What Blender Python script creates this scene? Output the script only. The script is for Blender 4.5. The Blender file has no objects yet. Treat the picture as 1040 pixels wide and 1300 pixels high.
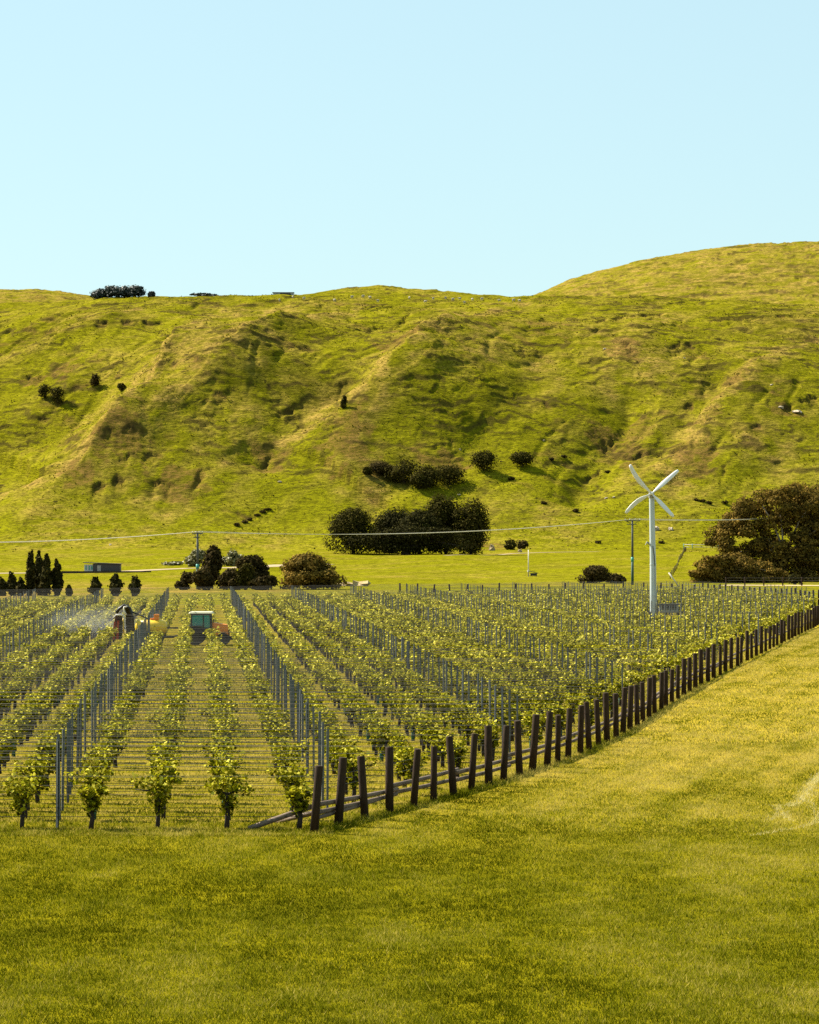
import bpy, math, random
import numpy as np
from mathutils import Vector, Matrix

random.seed(7)
SC = bpy.context.scene
COL = SC.collection
F = 3870.0                      # focal length in photo pixels (1040 x 1300)
CAMZ = 6.1
PITCH = math.atan(38.0 / F)
R = math.radians

# ------------------------------------------------------------------ helpers
def sstep(a, b, x):
    t = np.clip((np.asarray(x, float) - a) / (b - a), 0, 1)
    return t * t * (3 - 2 * t)

def gnoise(x, y, seed=0):
    x = np.asarray(x, float); y = np.asarray(y, float)
    xi = np.floor(x); yi = np.floor(y)
    fx = x - xi; fy = y - yi
    xi = xi.astype(np.int64); yi = yi.astype(np.int64)
    def grad(ix, iy, dx, dy):
        h = (ix * 374761393 + iy * 668265263 + seed * 974634777) & 0xffffffff
        h = ((h ^ (h >> 13)) * 1274126177) & 0xffffffff
        h = (h ^ (h >> 16)) & 0xffff
        a = h * (2 * math.pi / 65536.0)
        return np.cos(a) * dx + np.sin(a) * dy
    u = fx * fx * fx * (fx * (fx * 6 - 15) + 10)
    v = fy * fy * fy * (fy * (fy * 6 - 15) + 10)
    n00 = grad(xi, yi, fx, fy); n10 = grad(xi + 1, yi, fx - 1, fy)
    n01 = grad(xi, yi + 1, fx, fy - 1); n11 = grad(xi + 1, yi + 1, fx - 1, fy - 1)
    a = n00 + u * (n10 - n00); b = n01 + u * (n11 - n01)
    return (a + v * (b - a)) * 1.5

def fbm(x, y, seed, octv=4, gain=.5):
    s = 0; a = 1.0; f = 1.0
    for k in range(octv):
        s = s + a * gnoise(x * f, y * f, seed + k * 17); a *= gain; f *= 2.03
    return s

def ray(u, v):
    dx = (u - 520) / F; dv = (650 - v) / F
    return dx, math.cos(PITCH) - dv * math.sin(PITCH), math.sin(PITCH) + dv * math.cos(PITCH)

def at(u, v, Y):
    dx, dy, dz = ray(u, v); t = Y / dy
    return (dx * t, Y, CAMZ + dz * t)

# ------------------------------------------------------------------ terrain
YB, YC = 745.0, 1000.0
CR_U = [-400, 0, 45, 85, 130, 200, 300, 400, 520, 640, 720, 860, 950, 1040, 1400]
CR_Y = [430, 403, 394, 387, 381, 378.5, 377, 376, 378, 381, 377, 379, 384, 388, 395]
MB_U = [300, 370, 400, 440, 480, 540, 620, 670, 720]
MB_Y = [386, 380, 374, 367, 365, 369, 378, 385, 392]
FR_U = [-300, 0, 50, 85, 130, 200, 640, 688, 725, 765, 835, 905, 965, 1040, 1200, 1500]
FR_Y = [372, 377, 378, 382, 388, 400, 402, 381, 363, 351, 334, 323, 316, 313.5, 318, 340]

def z_smooth(x, Y):
    x = np.asarray(x, float); Y = np.asarray(Y, float)
    zf = 4 * sstep(480, 760, Y) + .55 * sstep(500, 620, Y) * gnoise(x / 26, Y / 60, 401)
    u = 520 + F * x / np.maximum(Y, 300)
    zc = CAMZ + (688 - np.interp(u, CR_U, CR_Y)) / F * YC
    t = np.clip((Y - YB) / (YC - YB), 0, 1)
    P = 0.22 * (t**3 - 2 * t**2 + t) + (3 * t**2 - 2 * t**3) + 0.5 * (t**3 - t**2)
    z = zf + (zc - 4) * P
    d = np.maximum(Y - YC, 0)
    z = z + 3.6 * (1 - np.exp(-d / 25.0)) - .02 * np.maximum(d - 60, 0)
    zm = CAMZ + (688 - np.interp(u, MB_U, MB_Y)) / F * 1095
    z = np.where(Y > 1015, np.maximum(z, z + (zm - z) * sstep(1020, 1095, Y)), z)
    zr = CAMZ + (688 - np.interp(u, FR_U, FR_Y)) / F * 1500
    z = np.where(Y > 1090, np.maximum(z, z + (zr - z) * sstep(1100, 1500, Y)**.8), z)
    return z

def hit(u, v, zf=None, y0=40.0, y1=1700.0):
    zf = zf or z_terr
    dx, dy, dz = ray(u, v)
    Ys = np.linspace(y0, y1, 6000)
    g = zf(dx / dy * Ys, Ys) - (CAMZ + dz / dy * Ys)
    k = int(np.argmax(g >= 0))
    if g[k] < 0: k = len(Ys) - 1
    Y = Ys[k]
    x = dx / dy * Y
    return (x, Y, float(zf(np.array([x]), np.array([Y]))[0]))

SPURS = [  # crest lines of the spurs as seen, height, half-width left and right of the line
    ([(352, 396), (318, 418), (285, 436), (240, 462), (195, 488), (150, 512), (90, 555), (0, 600), (-80, 640)], 25., 17, 50),
    ([(455, 388), (405, 425), (345, 465), (290, 508), (235, 555), (200, 600), (176, 640)], 11.5, 12, 28),
    ([(655, 384), (595, 428), (535, 478), (470, 518), (405, 550), (355, 592), (325, 632)], 16.5, 15, 42),
    ([(640, 470), (575, 510), (520, 550), (465, 595), (430, 635)], 4.5, 10, 20),
    ([(845, 395), (805, 440), (785, 490), (765, 540)], 5.5, 18, 30),
    ([(1060, 420), (970, 470), (905, 525), (850, 590), (815, 645)], 8.5, 15, 36),
    ([(215, 384), (130, 408), (60, 432), (-60, 475)], 5., 14, 20),
]
GULLIES = [
    ([(800, 470), (790, 520), (765, 560), (735, 610), (715, 650)], 4.5, 8),
    ([(930, 450), (890, 500), (850, 550), (800, 600)], 4., 8),
    ([(455, 462), (400, 505), (345, 560), (315, 605)], 4.5, 9),
    ([(320, 470), (265, 520), (215, 560), (175, 600)], 1.8, 9),
    ([(520, 570), (480, 620), (450, 680)], 2.0, 6),
    ([(620, 520), (600, 570), (560, 640)], 1.8, 6),
    ([(250, 430), (190, 455), (120, 500), (60, 535), (0, 575)], 6.0, 14),
    ([(1000, 560), (950, 610), (900, 650)], 1.8, 6),
    ([(700, 420), (670, 480), (640, 530)], 1.8, 8),
]
def plan(poly, zf):
    return np.array([hit(u, v, zf, 480, 1300)[:2] for u, v in poly])
def plan_spur(poly, h):
    """plan of a crest line: each point is found on the surface raised by the height the spur has there"""
    p = np.array(poly, float); d = np.concatenate([[0], np.cumsum(np.hypot(*(p[1:] - p[:-1]).T))]); d /= d[-1]
    out = []
    for (u, v), t in zip(poly, d):
        k = h * .84 * float(sstep(1.02, .62, t) * sstep(.04, .50, t))
        out.append(hit(u, v, lambda x, Y: z_smooth(x, Y) + k * sstep(735, 800, Y), 480, 1300)[:2])
    return np.array(out)
SPURS = [(plan_spur(p, h), h, a, b) for p, h, a, b in SPURS]

def polydist(P, x, Y):
    """distance to a polyline, side sign, parameter 0..1"""
    best = np.full(x.shape, 1e9); side = np.zeros(x.shape); par = np.zeros(x.shape)
    seg = np.hypot(*(P[1:] - P[:-1]).T); cum = np.concatenate([[0], np.cumsum(seg)])
    for i in range(len(P) - 1):
        a = P[i]; d = P[i + 1] - a; L = max(seg[i], 1e-6)
        t = np.clip(((x - a[0]) * d[0] + (Y - a[1]) * d[1]) / (L * L), 0, 1)
        dd = np.hypot(x - a[0] - t * d[0], Y - a[1] - t * d[1])
        s = np.sign(d[0] * (Y - a[1]) - d[1] * (x - a[0]))
        m = dd < best
        best = np.where(m, dd, best); side = np.where(m, s, side); par = np.where(m, (cum[i] + t * L) / cum[-1], par)
    return best, side, par

def z_mid(x, Y, gul=True):
    z = z_smooth(x, Y)
    x = np.asarray(x, float); Y = np.asarray(Y, float)
    env = sstep(735, 800, Y) * (1 - .6 * sstep(985, 1030, Y))
    wx = x + 2.6 * fbm(x / 26, Y / 30, 3, 3); wy = Y + 4 * fbm(x / 26, Y / 30, 5, 3)
    add = np.zeros(np.shape(x))
    for P, h, wl, wr in SPURS:
        d, s, t = polydist(P, wx, wy)
        w = np.where(s < 0, wl, wr)                 # lines run away from the crest: left of travel is the right side
        add = add + h * np.exp(-((d * d + 6) / (w * w))**.56) * sstep(1.02, .62, t) * sstep(.04, .50, t)
    for P, h, w in (GULLIES if gul else ()):
        d, s, t = polydist(P, wx, wy)
        add = add - h * np.exp(-(d / w)**1.5) * sstep(1.0, .8, t) * sstep(0, .2, t)
    return z + env * add

GULLIES = [(plan(p, lambda x, Y: z_mid(x, Y, False)), h, a) for p, h, a in GULLIES]
SCARPS = [  # (line seen on the hill, drop in metres, recovery length)
    ([(28, 417), (80, 412), (130, 407), (205, 406)], 1.6, 9), ([(30, 476), (48, 470), (55, 481)], 1.8, 6),
    ([(305, 434), (318, 430), (330, 433)], 1.6, 8), ([(268, 500), (290, 494), (300, 488), (316, 480)], 1.1, 7),
    ([(460, 424), (480, 414), (500, 415), (518, 398), (522, 394)], 1.8, 8), ([(418, 485), (450, 478), (476, 481)], 1.4, 7),
    ([(90, 604), (105, 601), (115, 603)], 1.8, 6), ([(112, 618), (140, 607), (172, 603)], 1.6, 9),
    ([(190, 604), (212, 609), (240, 606), (262, 592)], 2.2, 8), ([(332, 588), (345, 580)], 2.0, 5),
    ([(752, 408), (790, 400), (842, 395)], 1.2, 9), ([(775, 432), (798, 436), (806, 450)], 1.5, 7),
    ([(975, 518), (1000, 510), (1042, 500)], 1.6, 6), ([(790, 578), (830, 572), (870, 566), (897, 560)], 1.4, 6),
    ([(895, 404), (950, 402), (1035, 398)], 1.3, 9), ([(718, 538), (730, 532), (742, 520)], 1.4, 5),
    ([(755, 562), (775, 560), (792, 545)], 2.0, 7), ([(905, 605), (920, 590), (938, 568)], 1.8, 5),
    ([(905, 486), (918, 478), (928, 462)], 1.4, 5), ([(738, 608), (755, 600), (770, 590)], 1.4, 5),
    ([(795, 492), (806, 484), (816, 468)], 1.8, 5), ([(675, 410), (690, 404), (708, 408)], 1.3, 7),
    ([(465, 372), (500, 369), (560, 376), (600, 380)], 1.2, 7), ([(130, 548), (160, 540), (185, 545)], 1.0, 9),
    ([(290, 645), (310, 655), (330, 645)], .8, 5), ([(610, 400), (640, 392), (668, 396)], .9, 8),
    ([(530, 560), (560, 550), (575, 556)], 1.1, 6), ([(640, 450), (660, 442), (690, 446)], .9, 7),
    ([(840, 440), (870, 432), (890, 440)], 1.1, 7), ([(660, 520), (690, 510), (705, 514)], 1.0, 6),
    ([(860, 520), (880, 512), (905, 516)], 1.1, 6), ([(930, 545), (955, 538), (985, 542)], 1.0, 6),
    ([(40, 530), (70, 522), (95, 528)], .9, 8), ([(215, 455), (240, 448), (262, 452)], 1.0, 7),
    ([(360, 440), (385, 436), (402, 442)], 1.0, 7), ([(350, 520), (372, 512), (392, 516)], 1.2, 7),
    ([(150, 580), (180, 572), (200, 576)], 1.0, 7), ([(560, 440), (590, 455), (600, 470)], 1.0, 8),
]
SCARPS = [(plan(p, z_mid), h, L) for p, h, L in SCARPS]
SOIL = [(690, 411, 7, 4), (800, 572, 5, 8), (790, 440, 6, 6), (505, 430, 7, 7), (225, 610, 9, 5), (150, 550, 10, 6),
        (100, 603, 6, 4), (340, 590, 6, 4), (770, 562, 6, 5), (80, 470, 5, 4), (930, 480, 4, 3), (1000, 522, 6, 3),
        (600, 692, 6, 6), (630, 697, 5, 5), (560, 585, 8, 3), (440, 560, 8, 9), (880, 580, 7, 6), (40, 482, 3, 3)]
SOIL = [(hit(u, v, z_mid, 480, 1300)[:2], a, b) for u, v, a, b in SOIL]
DRY = [(300, 440, 9, 9), (260, 455, 9, 6), (420, 520, 14, 12), (160, 570, 12, 10), (300, 560, 12, 14), (590, 430, 10, 10), (960, 560, 12, 10), (470, 600, 9, 12),
       (640, 420, 8, 10), (820, 470, 10, 8), (700, 470, 10, 9), (120, 400, 20, 6), (330, 420, 14, 6), (860, 610, 10, 8), (200, 640, 12, 8)]
DRY = [(hit(u, v, z_mid, 480, 1300)[:2], a, b) for u, v, a, b in DRY]

def terrain(x, Y, attrs=False):
    x = np.asarray(x, float); Y = np.asarray(Y, float)
    z = z_mid(x, Y)
    rough = sstep(745, 830, Y)
    mask = sstep(-.25, .45, fbm(x / 55, Y / 45, 31, 3)) * rough
    # small gullies that run with the spurs
    a = R(24); xr = x * math.cos(a) - Y * math.sin(a); yr = x * math.sin(a) + Y * math.cos(a)
    g = fbm(xr / 15, yr / 60, 41, 3)
    z = z + rough * (.62 * g - .75 * np.maximum(0, .25 - np.abs(fbm(xr / 13, yr / 45, 45, 2))) * 4 * mask)
    z = z + rough * .26 * fbm(x / 7, Y / 9, 51, 4) * (.4 + .6 * mask)
    soil = np.zeros(np.shape(x)); scl = np.zeros(np.shape(x))
    # irregular slip terraces that follow the contour
    wob = 3.0 * fbm(x / 22, Y / 22, 61, 3)
    for per, amp, sd in ((6.5, .30, 71), (3.1, .42, 77), (1.35, .32, 83)):
        q = (z + wob + 1.3 * fbm(x / 5.0, Y / 6.0, sd, 2)) / per
        f = q - np.floor(q)
        m = sstep(.0, .35, fbm(x / 20, Y / 16, sd + 3, 3)) if per > 2 else sstep(-.15, .35, fbm(x / 26, Y / 22, sd + 3, 2))
        saw = np.where(f < .82, f / .82, (1 - f) / .18) - .5
        z = z - rough * amp * m * saw * -1.0 * (-1)
        if per < 2: scl = np.maximum(scl, m * rough * sstep(.80, .88, f) * .38)
        if per > 2:
            scl = np.maximum(scl, m * rough * sstep(.80, .86, f) * .75)
    for P, h, L in SCARPS:
        lo = P.min(0) - 16; hi = P.max(0) + 8
        lo[1] -= L
        sel = np.nonzero((x > lo[0]) & (x < hi[0]) & (Y > lo[1]) & (Y < hi[1]))
        if len(sel[0]) == 0: continue
        xs = x[sel]; ys = Y[sel]
        wx = xs + 1.6 * fbm(xs / 3.5, ys / 3.5, 91, 2); wy = ys + 1.3 * fbm(xs / 3, ys / 4, 95, 3)
        o = np.argsort(P[:, 0]); yl = np.interp(wx, P[o, 0], P[o, 1])
        s = yl - wy                                     # positive on the near, downhill side
        e = sstep(P[o[0], 0] - 2, P[o[0], 0] + 2, wx) * (1 - sstep(P[o[-1], 0] - 2, P[o[-1], 0] + 2, wx))
        e = e * (.25 + .75 * sstep(-.25, .3, fbm(xs / 4.5, ys / 30, 99, 3)))
        z[sel] = z[sel] - .72 * h * e * sstep(0, .9, s) * np.exp(-np.maximum(s - .9, 0) / L)
        scl[sel] = np.maximum(scl[sel], e * sstep(-.2, .3, s) * (1 - sstep(.7, 1.5, s)))
        soil[sel] = np.maximum(soil[sel], e * sstep(.3, 1.0, s) * np.exp(-np.maximum(s - 1.5, 0) / (L * .35)) * .8)
    if not attrs: return z
    dry = np.zeros(np.shape(x))
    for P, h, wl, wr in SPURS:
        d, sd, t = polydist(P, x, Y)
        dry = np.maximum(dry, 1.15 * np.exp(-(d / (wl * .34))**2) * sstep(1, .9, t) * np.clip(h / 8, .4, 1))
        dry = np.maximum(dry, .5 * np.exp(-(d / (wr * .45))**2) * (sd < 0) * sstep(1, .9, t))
    for (cx, cy), a, b in DRY:
        dry = np.maximum(dry, .75 * np.exp(-((x - cx) / a)**2 - ((Y - cy) / (b * 1.8))**2))
    dry = np.maximum(dry, .75 * sstep(1090, 1200, Y))
    dry = np.maximum(dry, .8 * (1 - sstep(400, 520, Y)) * sstep(0, -40, x))
    dry = np.clip(dry * (.6 + .9 * fbm(x / 6, Y / 9, 111, 3)) + .35 * fbm(xr / 9, yr / 30, 115, 3), 0, 1)
    for (cx, cy), a, b in SOIL:
        r = ((x - cx) / a)**2 + ((Y - cy) / (b * 1.8))**2 + 1.2 * fbm(x / 4, Y / 4, 121, 3)
        soil = np.maximum(soil, .8 * sstep(1, .25, r))
    soil = np.maximum(soil, mask * .6 * sstep(.35, .6, fbm(x / 10, Y / 8, 125, 4)))
    d, sd, t = polydist(SPURS[0][0], x + 1.2 * fbm(x / 8, Y / 8, 133, 2), Y)
    dry = np.maximum(dry, 1.5 * np.exp(-(d / 1.5)**2) * sstep(.02, .06, t) * sstep(.46, .40, t))
    return z, dry, soil, scl

def z_terr(x, Y):
    x = np.atleast_1d(np.asarray(x, float)).copy(); Y = np.atleast_1d(np.asarray(Y, float)).copy()
    return terrain(x, Y)

def ground(x, Y): return float(z_terr([x], [Y])[0])

# ------------------------------------------------------------------ materials
def new_mat(name):
    m = bpy.data.materials.new(name); m.use_nodes = True
    nt = m.node_tree; nt.nodes.clear()
    o = nt.nodes.new('ShaderNodeOutputMaterial')
    return m, nt, o
def N(nt, t, **kw):
    n = nt.nodes.new(t)
    for k, v in kw.items(): setattr(n, k, v)
    return n
def link(nt, a, b): nt.links.new(a, b)
ALB = .74        # overall albedo, real-world range for grass and foliage
def ramp(nt, fac, stops):
    r = N(nt, 'ShaderNodeValToRGB'); cr = r.color_ramp
    while len(cr.elements) < len(stops): cr.elements.new(.5)
    for e, (p, c) in zip(cr.elements, stops):
        e.position = p; e.color = (*[min(.85, q * ALB) for q in c], 1)
    link(nt, fac, r.inputs['Fac']); return r.outputs['Color']
def mixc(nt, fac, a, b, mode='MIX'):
    n = N(nt, 'ShaderNodeMix', data_type='RGBA', blend_type=mode)
    for sock, v in ((n.inputs['Factor'], fac), (n.inputs[6], a), (n.inputs[7], b)):
        if isinstance(v, (int, float)): sock.default_value = v
        elif isinstance(v, tuple): sock.default_value = (*[q * ALB for q in v], 1)
        else: link(nt, v, sock)
    return n.outputs[2]
def math_n(nt, op, a, b=None, c=None):
    n = N(nt, 'ShaderNodeMath', operation=op)
    for i, v in enumerate((a, b, c)):
        if v is None: continue
        if isinstance(v, (int, float)): n.inputs[i].default_value = v
        else: link(nt, v, n.inputs[i])
    return n.outputs[0]
def noise_n(nt, scale, detail=4, rough=.55, vec=None, stretch=None):
    tc = N(nt, 'ShaderNodeTexCoord'); v = vec or tc.outputs['Object']
    if stretch:
        mp = N(nt, 'ShaderNodeMapping'); mp.inputs['Scale'].default_value = stretch
        link(nt, v, mp.inputs['Vector']); v = mp.outputs['Vector']
    n = N(nt, 'ShaderNodeTexNoise'); n.inputs['Scale'].default_value = scale
    n.inputs['Detail'].default_value = detail; n.inputs['Roughness'].default_value = rough
    link(nt, v, n.inputs['Vector']); return n.outputs['Fac']
def attr(nt, name):
    a = N(nt, 'ShaderNodeAttribute', attribute_name=name); return a.outputs['Fac']
def maprange(nt, v, a, b, c=0., d=1.):
    n = N(nt, 'ShaderNodeMapRange', interpolation_type='SMOOTHSTEP')
    link(nt, v, n.inputs[0])
    for i, q in enumerate((a, b, c, d)): n.inputs[i + 1].default_value = q
    return n.outputs[0]
def principled(nt, o, col, rough=.8, bump=None, bstr=.4, bdist=.05, metal=0., spec=.3):
    p = N(nt, 'ShaderNodeBsdfPrincipled')
    if isinstance(col, tuple): p.inputs['Base Color'].default_value = (*col, 1)
    else: link(nt, col, p.inputs['Base Color'])
    p.inputs['Roughness'].default_value = rough; p.inputs['Metallic'].default_value = metal
    p.inputs['Specular IOR Level'].default_value = spec
    if bump is not None:
        b = N(nt, 'ShaderNodeBump'); b.inputs['Strength'].default_value = bstr; b.inputs['Distance'].default_value = bdist
        link(nt, bump, b.inputs['Height']); link(nt, b.outputs['Normal'], p.inputs['Normal'])
    link(nt, p.outputs[0], o.inputs['Surface']); return p

def simple(name, col, rough=.6, metal=0., var=.25, scale=6., bump=.2, spec=.4, stretch=None):
    m, nt, o = new_mat(name)
    n = noise_n(nt, scale, 5, .6, stretch=stretch)
    c = ramp(nt, n, [(.25, tuple(v * (1 - var) for v in col)), (.75, tuple(min(1, v * (1 + var)) for v in col))])
    principled(nt, o, c, rough, n, bump, .01, metal, spec)
    return m

def leafy(name, stops, trans=.35, rough=.55, spec=.3):
    m, nt, o = new_mat(name)
    c = ramp(nt, attr(nt, 'rnd'), stops)
    p = N(nt, 'ShaderNodeBsdfPrincipled'); link(nt, c, p.inputs['Base Color'])
    p.inputs['Roughness'].default_value = rough; p.inputs['Specular IOR Level'].default_value = spec
    if trans > 0:
        t = N(nt, 'ShaderNodeBsdfTranslucent'); link(nt, c, t.inputs['Color'])
        ms = N(nt, 'ShaderNodeMixShader'); ms.inputs[0].default_value = trans
        link(nt, p.outputs[0], ms.inputs[1]); link(nt, t.outputs[0], ms.inputs[2])
        link(nt, ms.outputs[0], o.inputs['Surface'])
    else: link(nt, p.outputs[0], o.inputs['Surface'])
    return m

LIME = (.235, .220, .006); OLIVE = (.125, .115, .006); TAN = (.30, .205, .045); SOILC = (.105, .055, .018); PALE = (.50, .36, .16)

def mat_hill():
    m, nt, o = new_mat('hill_grass')
    tc = N(nt, 'ShaderNodeTexCoord'); sx = N(nt, 'ShaderNodeSeparateXYZ'); link(nt, tc.outputs['Object'], sx.inputs[0])
    n1 = noise_n(nt, .030, 6, .62); n2 = noise_n(nt, .30, 6, .68, stretch=(.55, .35, 2.2)); n3 = noise_n(nt, 1.1, 5, .75, stretch=(.7, .5, 2.4))
    n4 = noise_n(nt, .55, 3, .6, stretch=(.8, .5, 1.5)); n5 = noise_n(nt, .018, 4, .6)
    a = math_n(nt, 'ADD', math_n(nt, 'MULTIPLY', n1, .45), math_n(nt, 'MULTIPLY', n2, .55))
    c = ramp(nt, a, [(.36, (.092, .086, .004)), (.45, (.165, .154, .005)), (.55, (.240, .220, .007)), (.66, (.310, .252, .026))])
    low = maprange(nt, sx.outputs[2], 12, 52, .75, 0)
    c = mixc(nt, math_n(nt, 'MULTIPLY', low, maprange(nt, n2, .3, .6, .4, 1)), c, (.222, .212, .006))
    dry = math_n(nt, 'MULTIPLY', attr(nt, 'dry'), maprange(nt, n2, .32, .62, .3, 1.25))
    dry = math_n(nt, 'ADD', dry, math_n(nt, 'MULTIPLY', maprange(nt, n5, .50, .64, 0, .42), maprange(nt, n2, .4, .6)))
    c = mixc(nt, dry, c, (.345, .235, .050))
    so = math_n(nt, 'MULTIPLY', attr(nt, 'soil'), maprange(nt, n3, .35, .6, .3, 1.))
    c = mixc(nt, so, c, (.19, .105, .032))
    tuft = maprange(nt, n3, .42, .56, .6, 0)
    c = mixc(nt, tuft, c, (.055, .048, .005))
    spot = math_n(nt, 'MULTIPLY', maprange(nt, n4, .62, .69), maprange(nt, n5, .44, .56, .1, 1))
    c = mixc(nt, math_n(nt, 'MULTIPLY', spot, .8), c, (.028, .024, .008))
    c = mixc(nt, math_n(nt, 'MULTIPLY', attr(nt, 'scarp'), .85), c, (.052, .034, .014))
    h = math_n(nt, 'ADD', math_n(nt, 'MULTIPLY', n2, 1.4), math_n(nt, 'MULTIPLY', n3, .8))
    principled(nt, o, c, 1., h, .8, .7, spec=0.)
    return m

def mat_pasture():
    m, nt, o = new_mat('pasture_grass')
    n1 = noise_n(nt, .045, 5, .6); n2 = noise_n(nt, .5, 5, .65); n3 = noise_n(nt, .02, 3, .5, stretch=(.6, 3, 1))
    c = ramp(nt, math_n(nt, 'ADD', math_n(nt, 'MULTIPLY', n1, .6), math_n(nt, 'MULTIPLY', n2, .4)), [(.38, (.155, .143, .005)), (.58, (.240, .215, .005))])
    c = mixc(nt, maprange(nt, n3, .48, .60, 0, .7), c, (.270, .195, .024))
    c = mixc(nt, maprange(nt, n2, .40, .62, .5, 0), c, (.07, .062, .007))
    c = mixc(nt, math_n(nt, 'MULTIPLY', attr(nt, 'dry'), .9), c, TAN)
    principled(nt, o, c, .9, n2, .5, .3, spec=.08)
    return m

def mat_lawn():
    m, nt, o = new_mat('lawn_grass')
    tc = N(nt, 'ShaderNodeTexCoord'); sx = N(nt, 'ShaderNodeSeparateXYZ'); link(nt, tc.outputs['Object'], sx.inputs[0])
    n1 = noise_n(nt, .35, 4, .6); n2 = noise_n(nt, 9., 4, .7); n3 = noise_n(nt, .9, 3, .6, stretch=(1, .35, 1))
    c = ramp(nt, n1, [(.35, (.100, .098, .002)), (.65, (.205, .178, .003))])
    c = mixc(nt, math_n(nt, 'MULTIPLY', maprange(nt, n2, .4, .7), .5), c, (.07, .062, .005))
    far = maprange(nt, sx.outputs[1], 52, 90, .1, 1.)
    d = math_n(nt, 'MULTIPLY', far, maprange(nt, n3, .3, .62, .35, 1.))
    c = mixc(nt, d, c, (.38, .275, .026))
    principled(nt, o, c, 1., n2, .8, .06, spec=0.)
    return m

D0, ROWS, NROW = 64.7, 2.2, 122
def mat_vineyard():
    m, nt, o = new_mat('vineyard_ground')
    tc = N(nt, 'ShaderNodeTexCoord'); sx = N(nt, 'ShaderNodeSeparateXYZ'); link(nt, tc.outputs['Object'], sx.inputs[0])
    n1 = noise_n(nt, .8, 5, .65, stretch=(.5, 1.4, 1)); n2 = noise_n(nt, 8, 4, .7); n3 = noise_n(nt, .12, 3, .5)
    q = math_n(nt, 'FRACT', math_n(nt, 'DIVIDE', math_n(nt, 'SUBTRACT', sx.outputs[1], D0 - ROWS * 20.5), ROWS))
    q = math_n(nt, 'MULTIPLY', math_n(nt, 'ABSOLUTE', math_n(nt, 'SUBTRACT', q, .5)), 2.)   # 0 under the vines, 1 mid-alley
    q = math_n(nt, 'ADD', q, math_n(nt, 'MULTIPLY', math_n(nt, 'SUBTRACT', n1, .5), 2.4))
    strip = maprange(nt, q, .15, .75, .8, 0)
    g = ramp(nt, n2, [(.3, (.110, .096, .005)), (.7, (.240, .192, .010))])
    d = ramp(nt, n2, [(.3, (.25, .165, .040)), (.7, (.44, .30, .085))])
    c = mixc(nt, math_n(nt, 'MULTIPLY', strip, .5), g, d)
    c = mixc(nt, maprange(nt, n3, .5, .66, 0, .5), c, (.22, .17, .02))
    principled(nt, o, c, 1., n2, .8, .06, spec=0.)
    return m

M = dict(
    hill=mat_hill(), pasture=mat_pasture(), lawn=mat_lawn(), vine_ground=mat_vineyard(),
    steel=simple('galvanised_steel', (.125, .14, .15), .5, .3, .22, 3., .1),
    wire=simple('fence_wire', (.085, .08, .07), .6, .2, .15),
    drip=simple('black_polythene', (.018, .016, .014), .5),
    timber=simple('weathered_timber', (.040, .023, .012), .85, 0, .6, 4., .6, .15, (9, 9, 1.2)),
    timber_end=simple('timber_end_grain', (.16, .11, .075), .85, 0, .4, 20.),
    rail=simple('grey_rail_timber', (.20, .145, .105), .8, 0, .5, 4., .6, .15, (1.5, 9, 9)),
    white=simple('white_enamel', (.86, .87, .85), .35, 0, .06, 2., .03),
    mast=simple('painted_mast', (.56, .62, .63), .42, .1, .12, 1.2, .05, .4, (3, 3, .4)),
    dark=simple('dark_iron', (.035, .033, .03), .5, .3, .3),
    boxgrey=simple('grey_cabinet', (.34, .34, .32), .6, .2, .25),
    trunk=simple('bark', (.055, .036, .022), .9, 0, .5, 8., .6),
    vinebark=simple('vine_bark', (.030, .020, .014), .9, 0, .5, 20., .6),
    palebark=simple('pale_bark', (.34, .27, .20), .85, 0, .4, 3., .4),
    guard=simple('teal_vine_guard', (.012, .115, .095), .5, 0, .25),
    pole=simple('power_pole_wood', (.12, .125, .115), .85, 0, .3, 5., .4, .2, (6, 6, .6)),
    polegreen=simple('treated_pole_base', (.045, .10, .08), .8, 0, .3, 5.),
    teal=simple('teal_band', (.05, .33, .27), .6),
    insul=simple('porcelain', (.7, .68, .62), .3),
    cable=simple('bare_cable', (.80, .70, .50), .35, .2),
    yellow=simple('yellow_tank', (.98, .60, .012), .4, 0, .12, 3., .05),
    black=simple('black_plastic', (.016, .014, .013), .45, 0, .3),
    red=simple('red_paint', (.42, .045, .02), .45, 0, .2),
    orange=simple('orange_bonnet', (1.0, .27, .012), .4, 0, .15),
    cream=simple('cream_roof', (.74, .66, .45), .5, 0, .1),
    rubber=simple('tyre_rubber', (.022, .02, .019), .85),
    hose=simple('pale_hose', (.72, .66, .52), .5),
    shedwall=simple('shed_cladding', (.045, .047, .048), .7, 0, .3, 4.),
    shedfront=simple('pale_shed_front', (.42, .45, .45), .6, 0, .25),
    shedroof=simple('shed_roof', (.035, .03, .028), .6, .2, .3),
    stone=simple('pale_rock', (.46, .37, .26), .9, 0, .3, 3., .6),
    track=simple('bare_track', (.36, .265, .14), .95, 0, .3, .8, .6),
    bank=simple('dark_bank', (.05, .032, .02), .95, 0, .5, 1., .6),
    wool=simple('sheep_wool', (.46, .40, .28), .95, 0, .15, 20.),
    straw=simple('dry_straw', (.46, .33, .15), .95, 0, .35, 5., .6),
)
m, nt, o = new_mat('cab_glass')
p = principled(nt, o, (.05, .28, .25), .08, spec=.8); M['glass'] = m
tb = N(nt, 'ShaderNodeBsdfTransparent'); tb.inputs[0].default_value = (.55, .85, .8, 1); ms = N(nt, 'ShaderNodeMixShader'); ms.inputs[0].default_value = .3
link(nt, p.outputs[0], ms.inputs[1]); link(nt, tb.outputs[0], ms.inputs[2]); link(nt, ms.outputs[0], o.inputs['Surface'])

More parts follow.
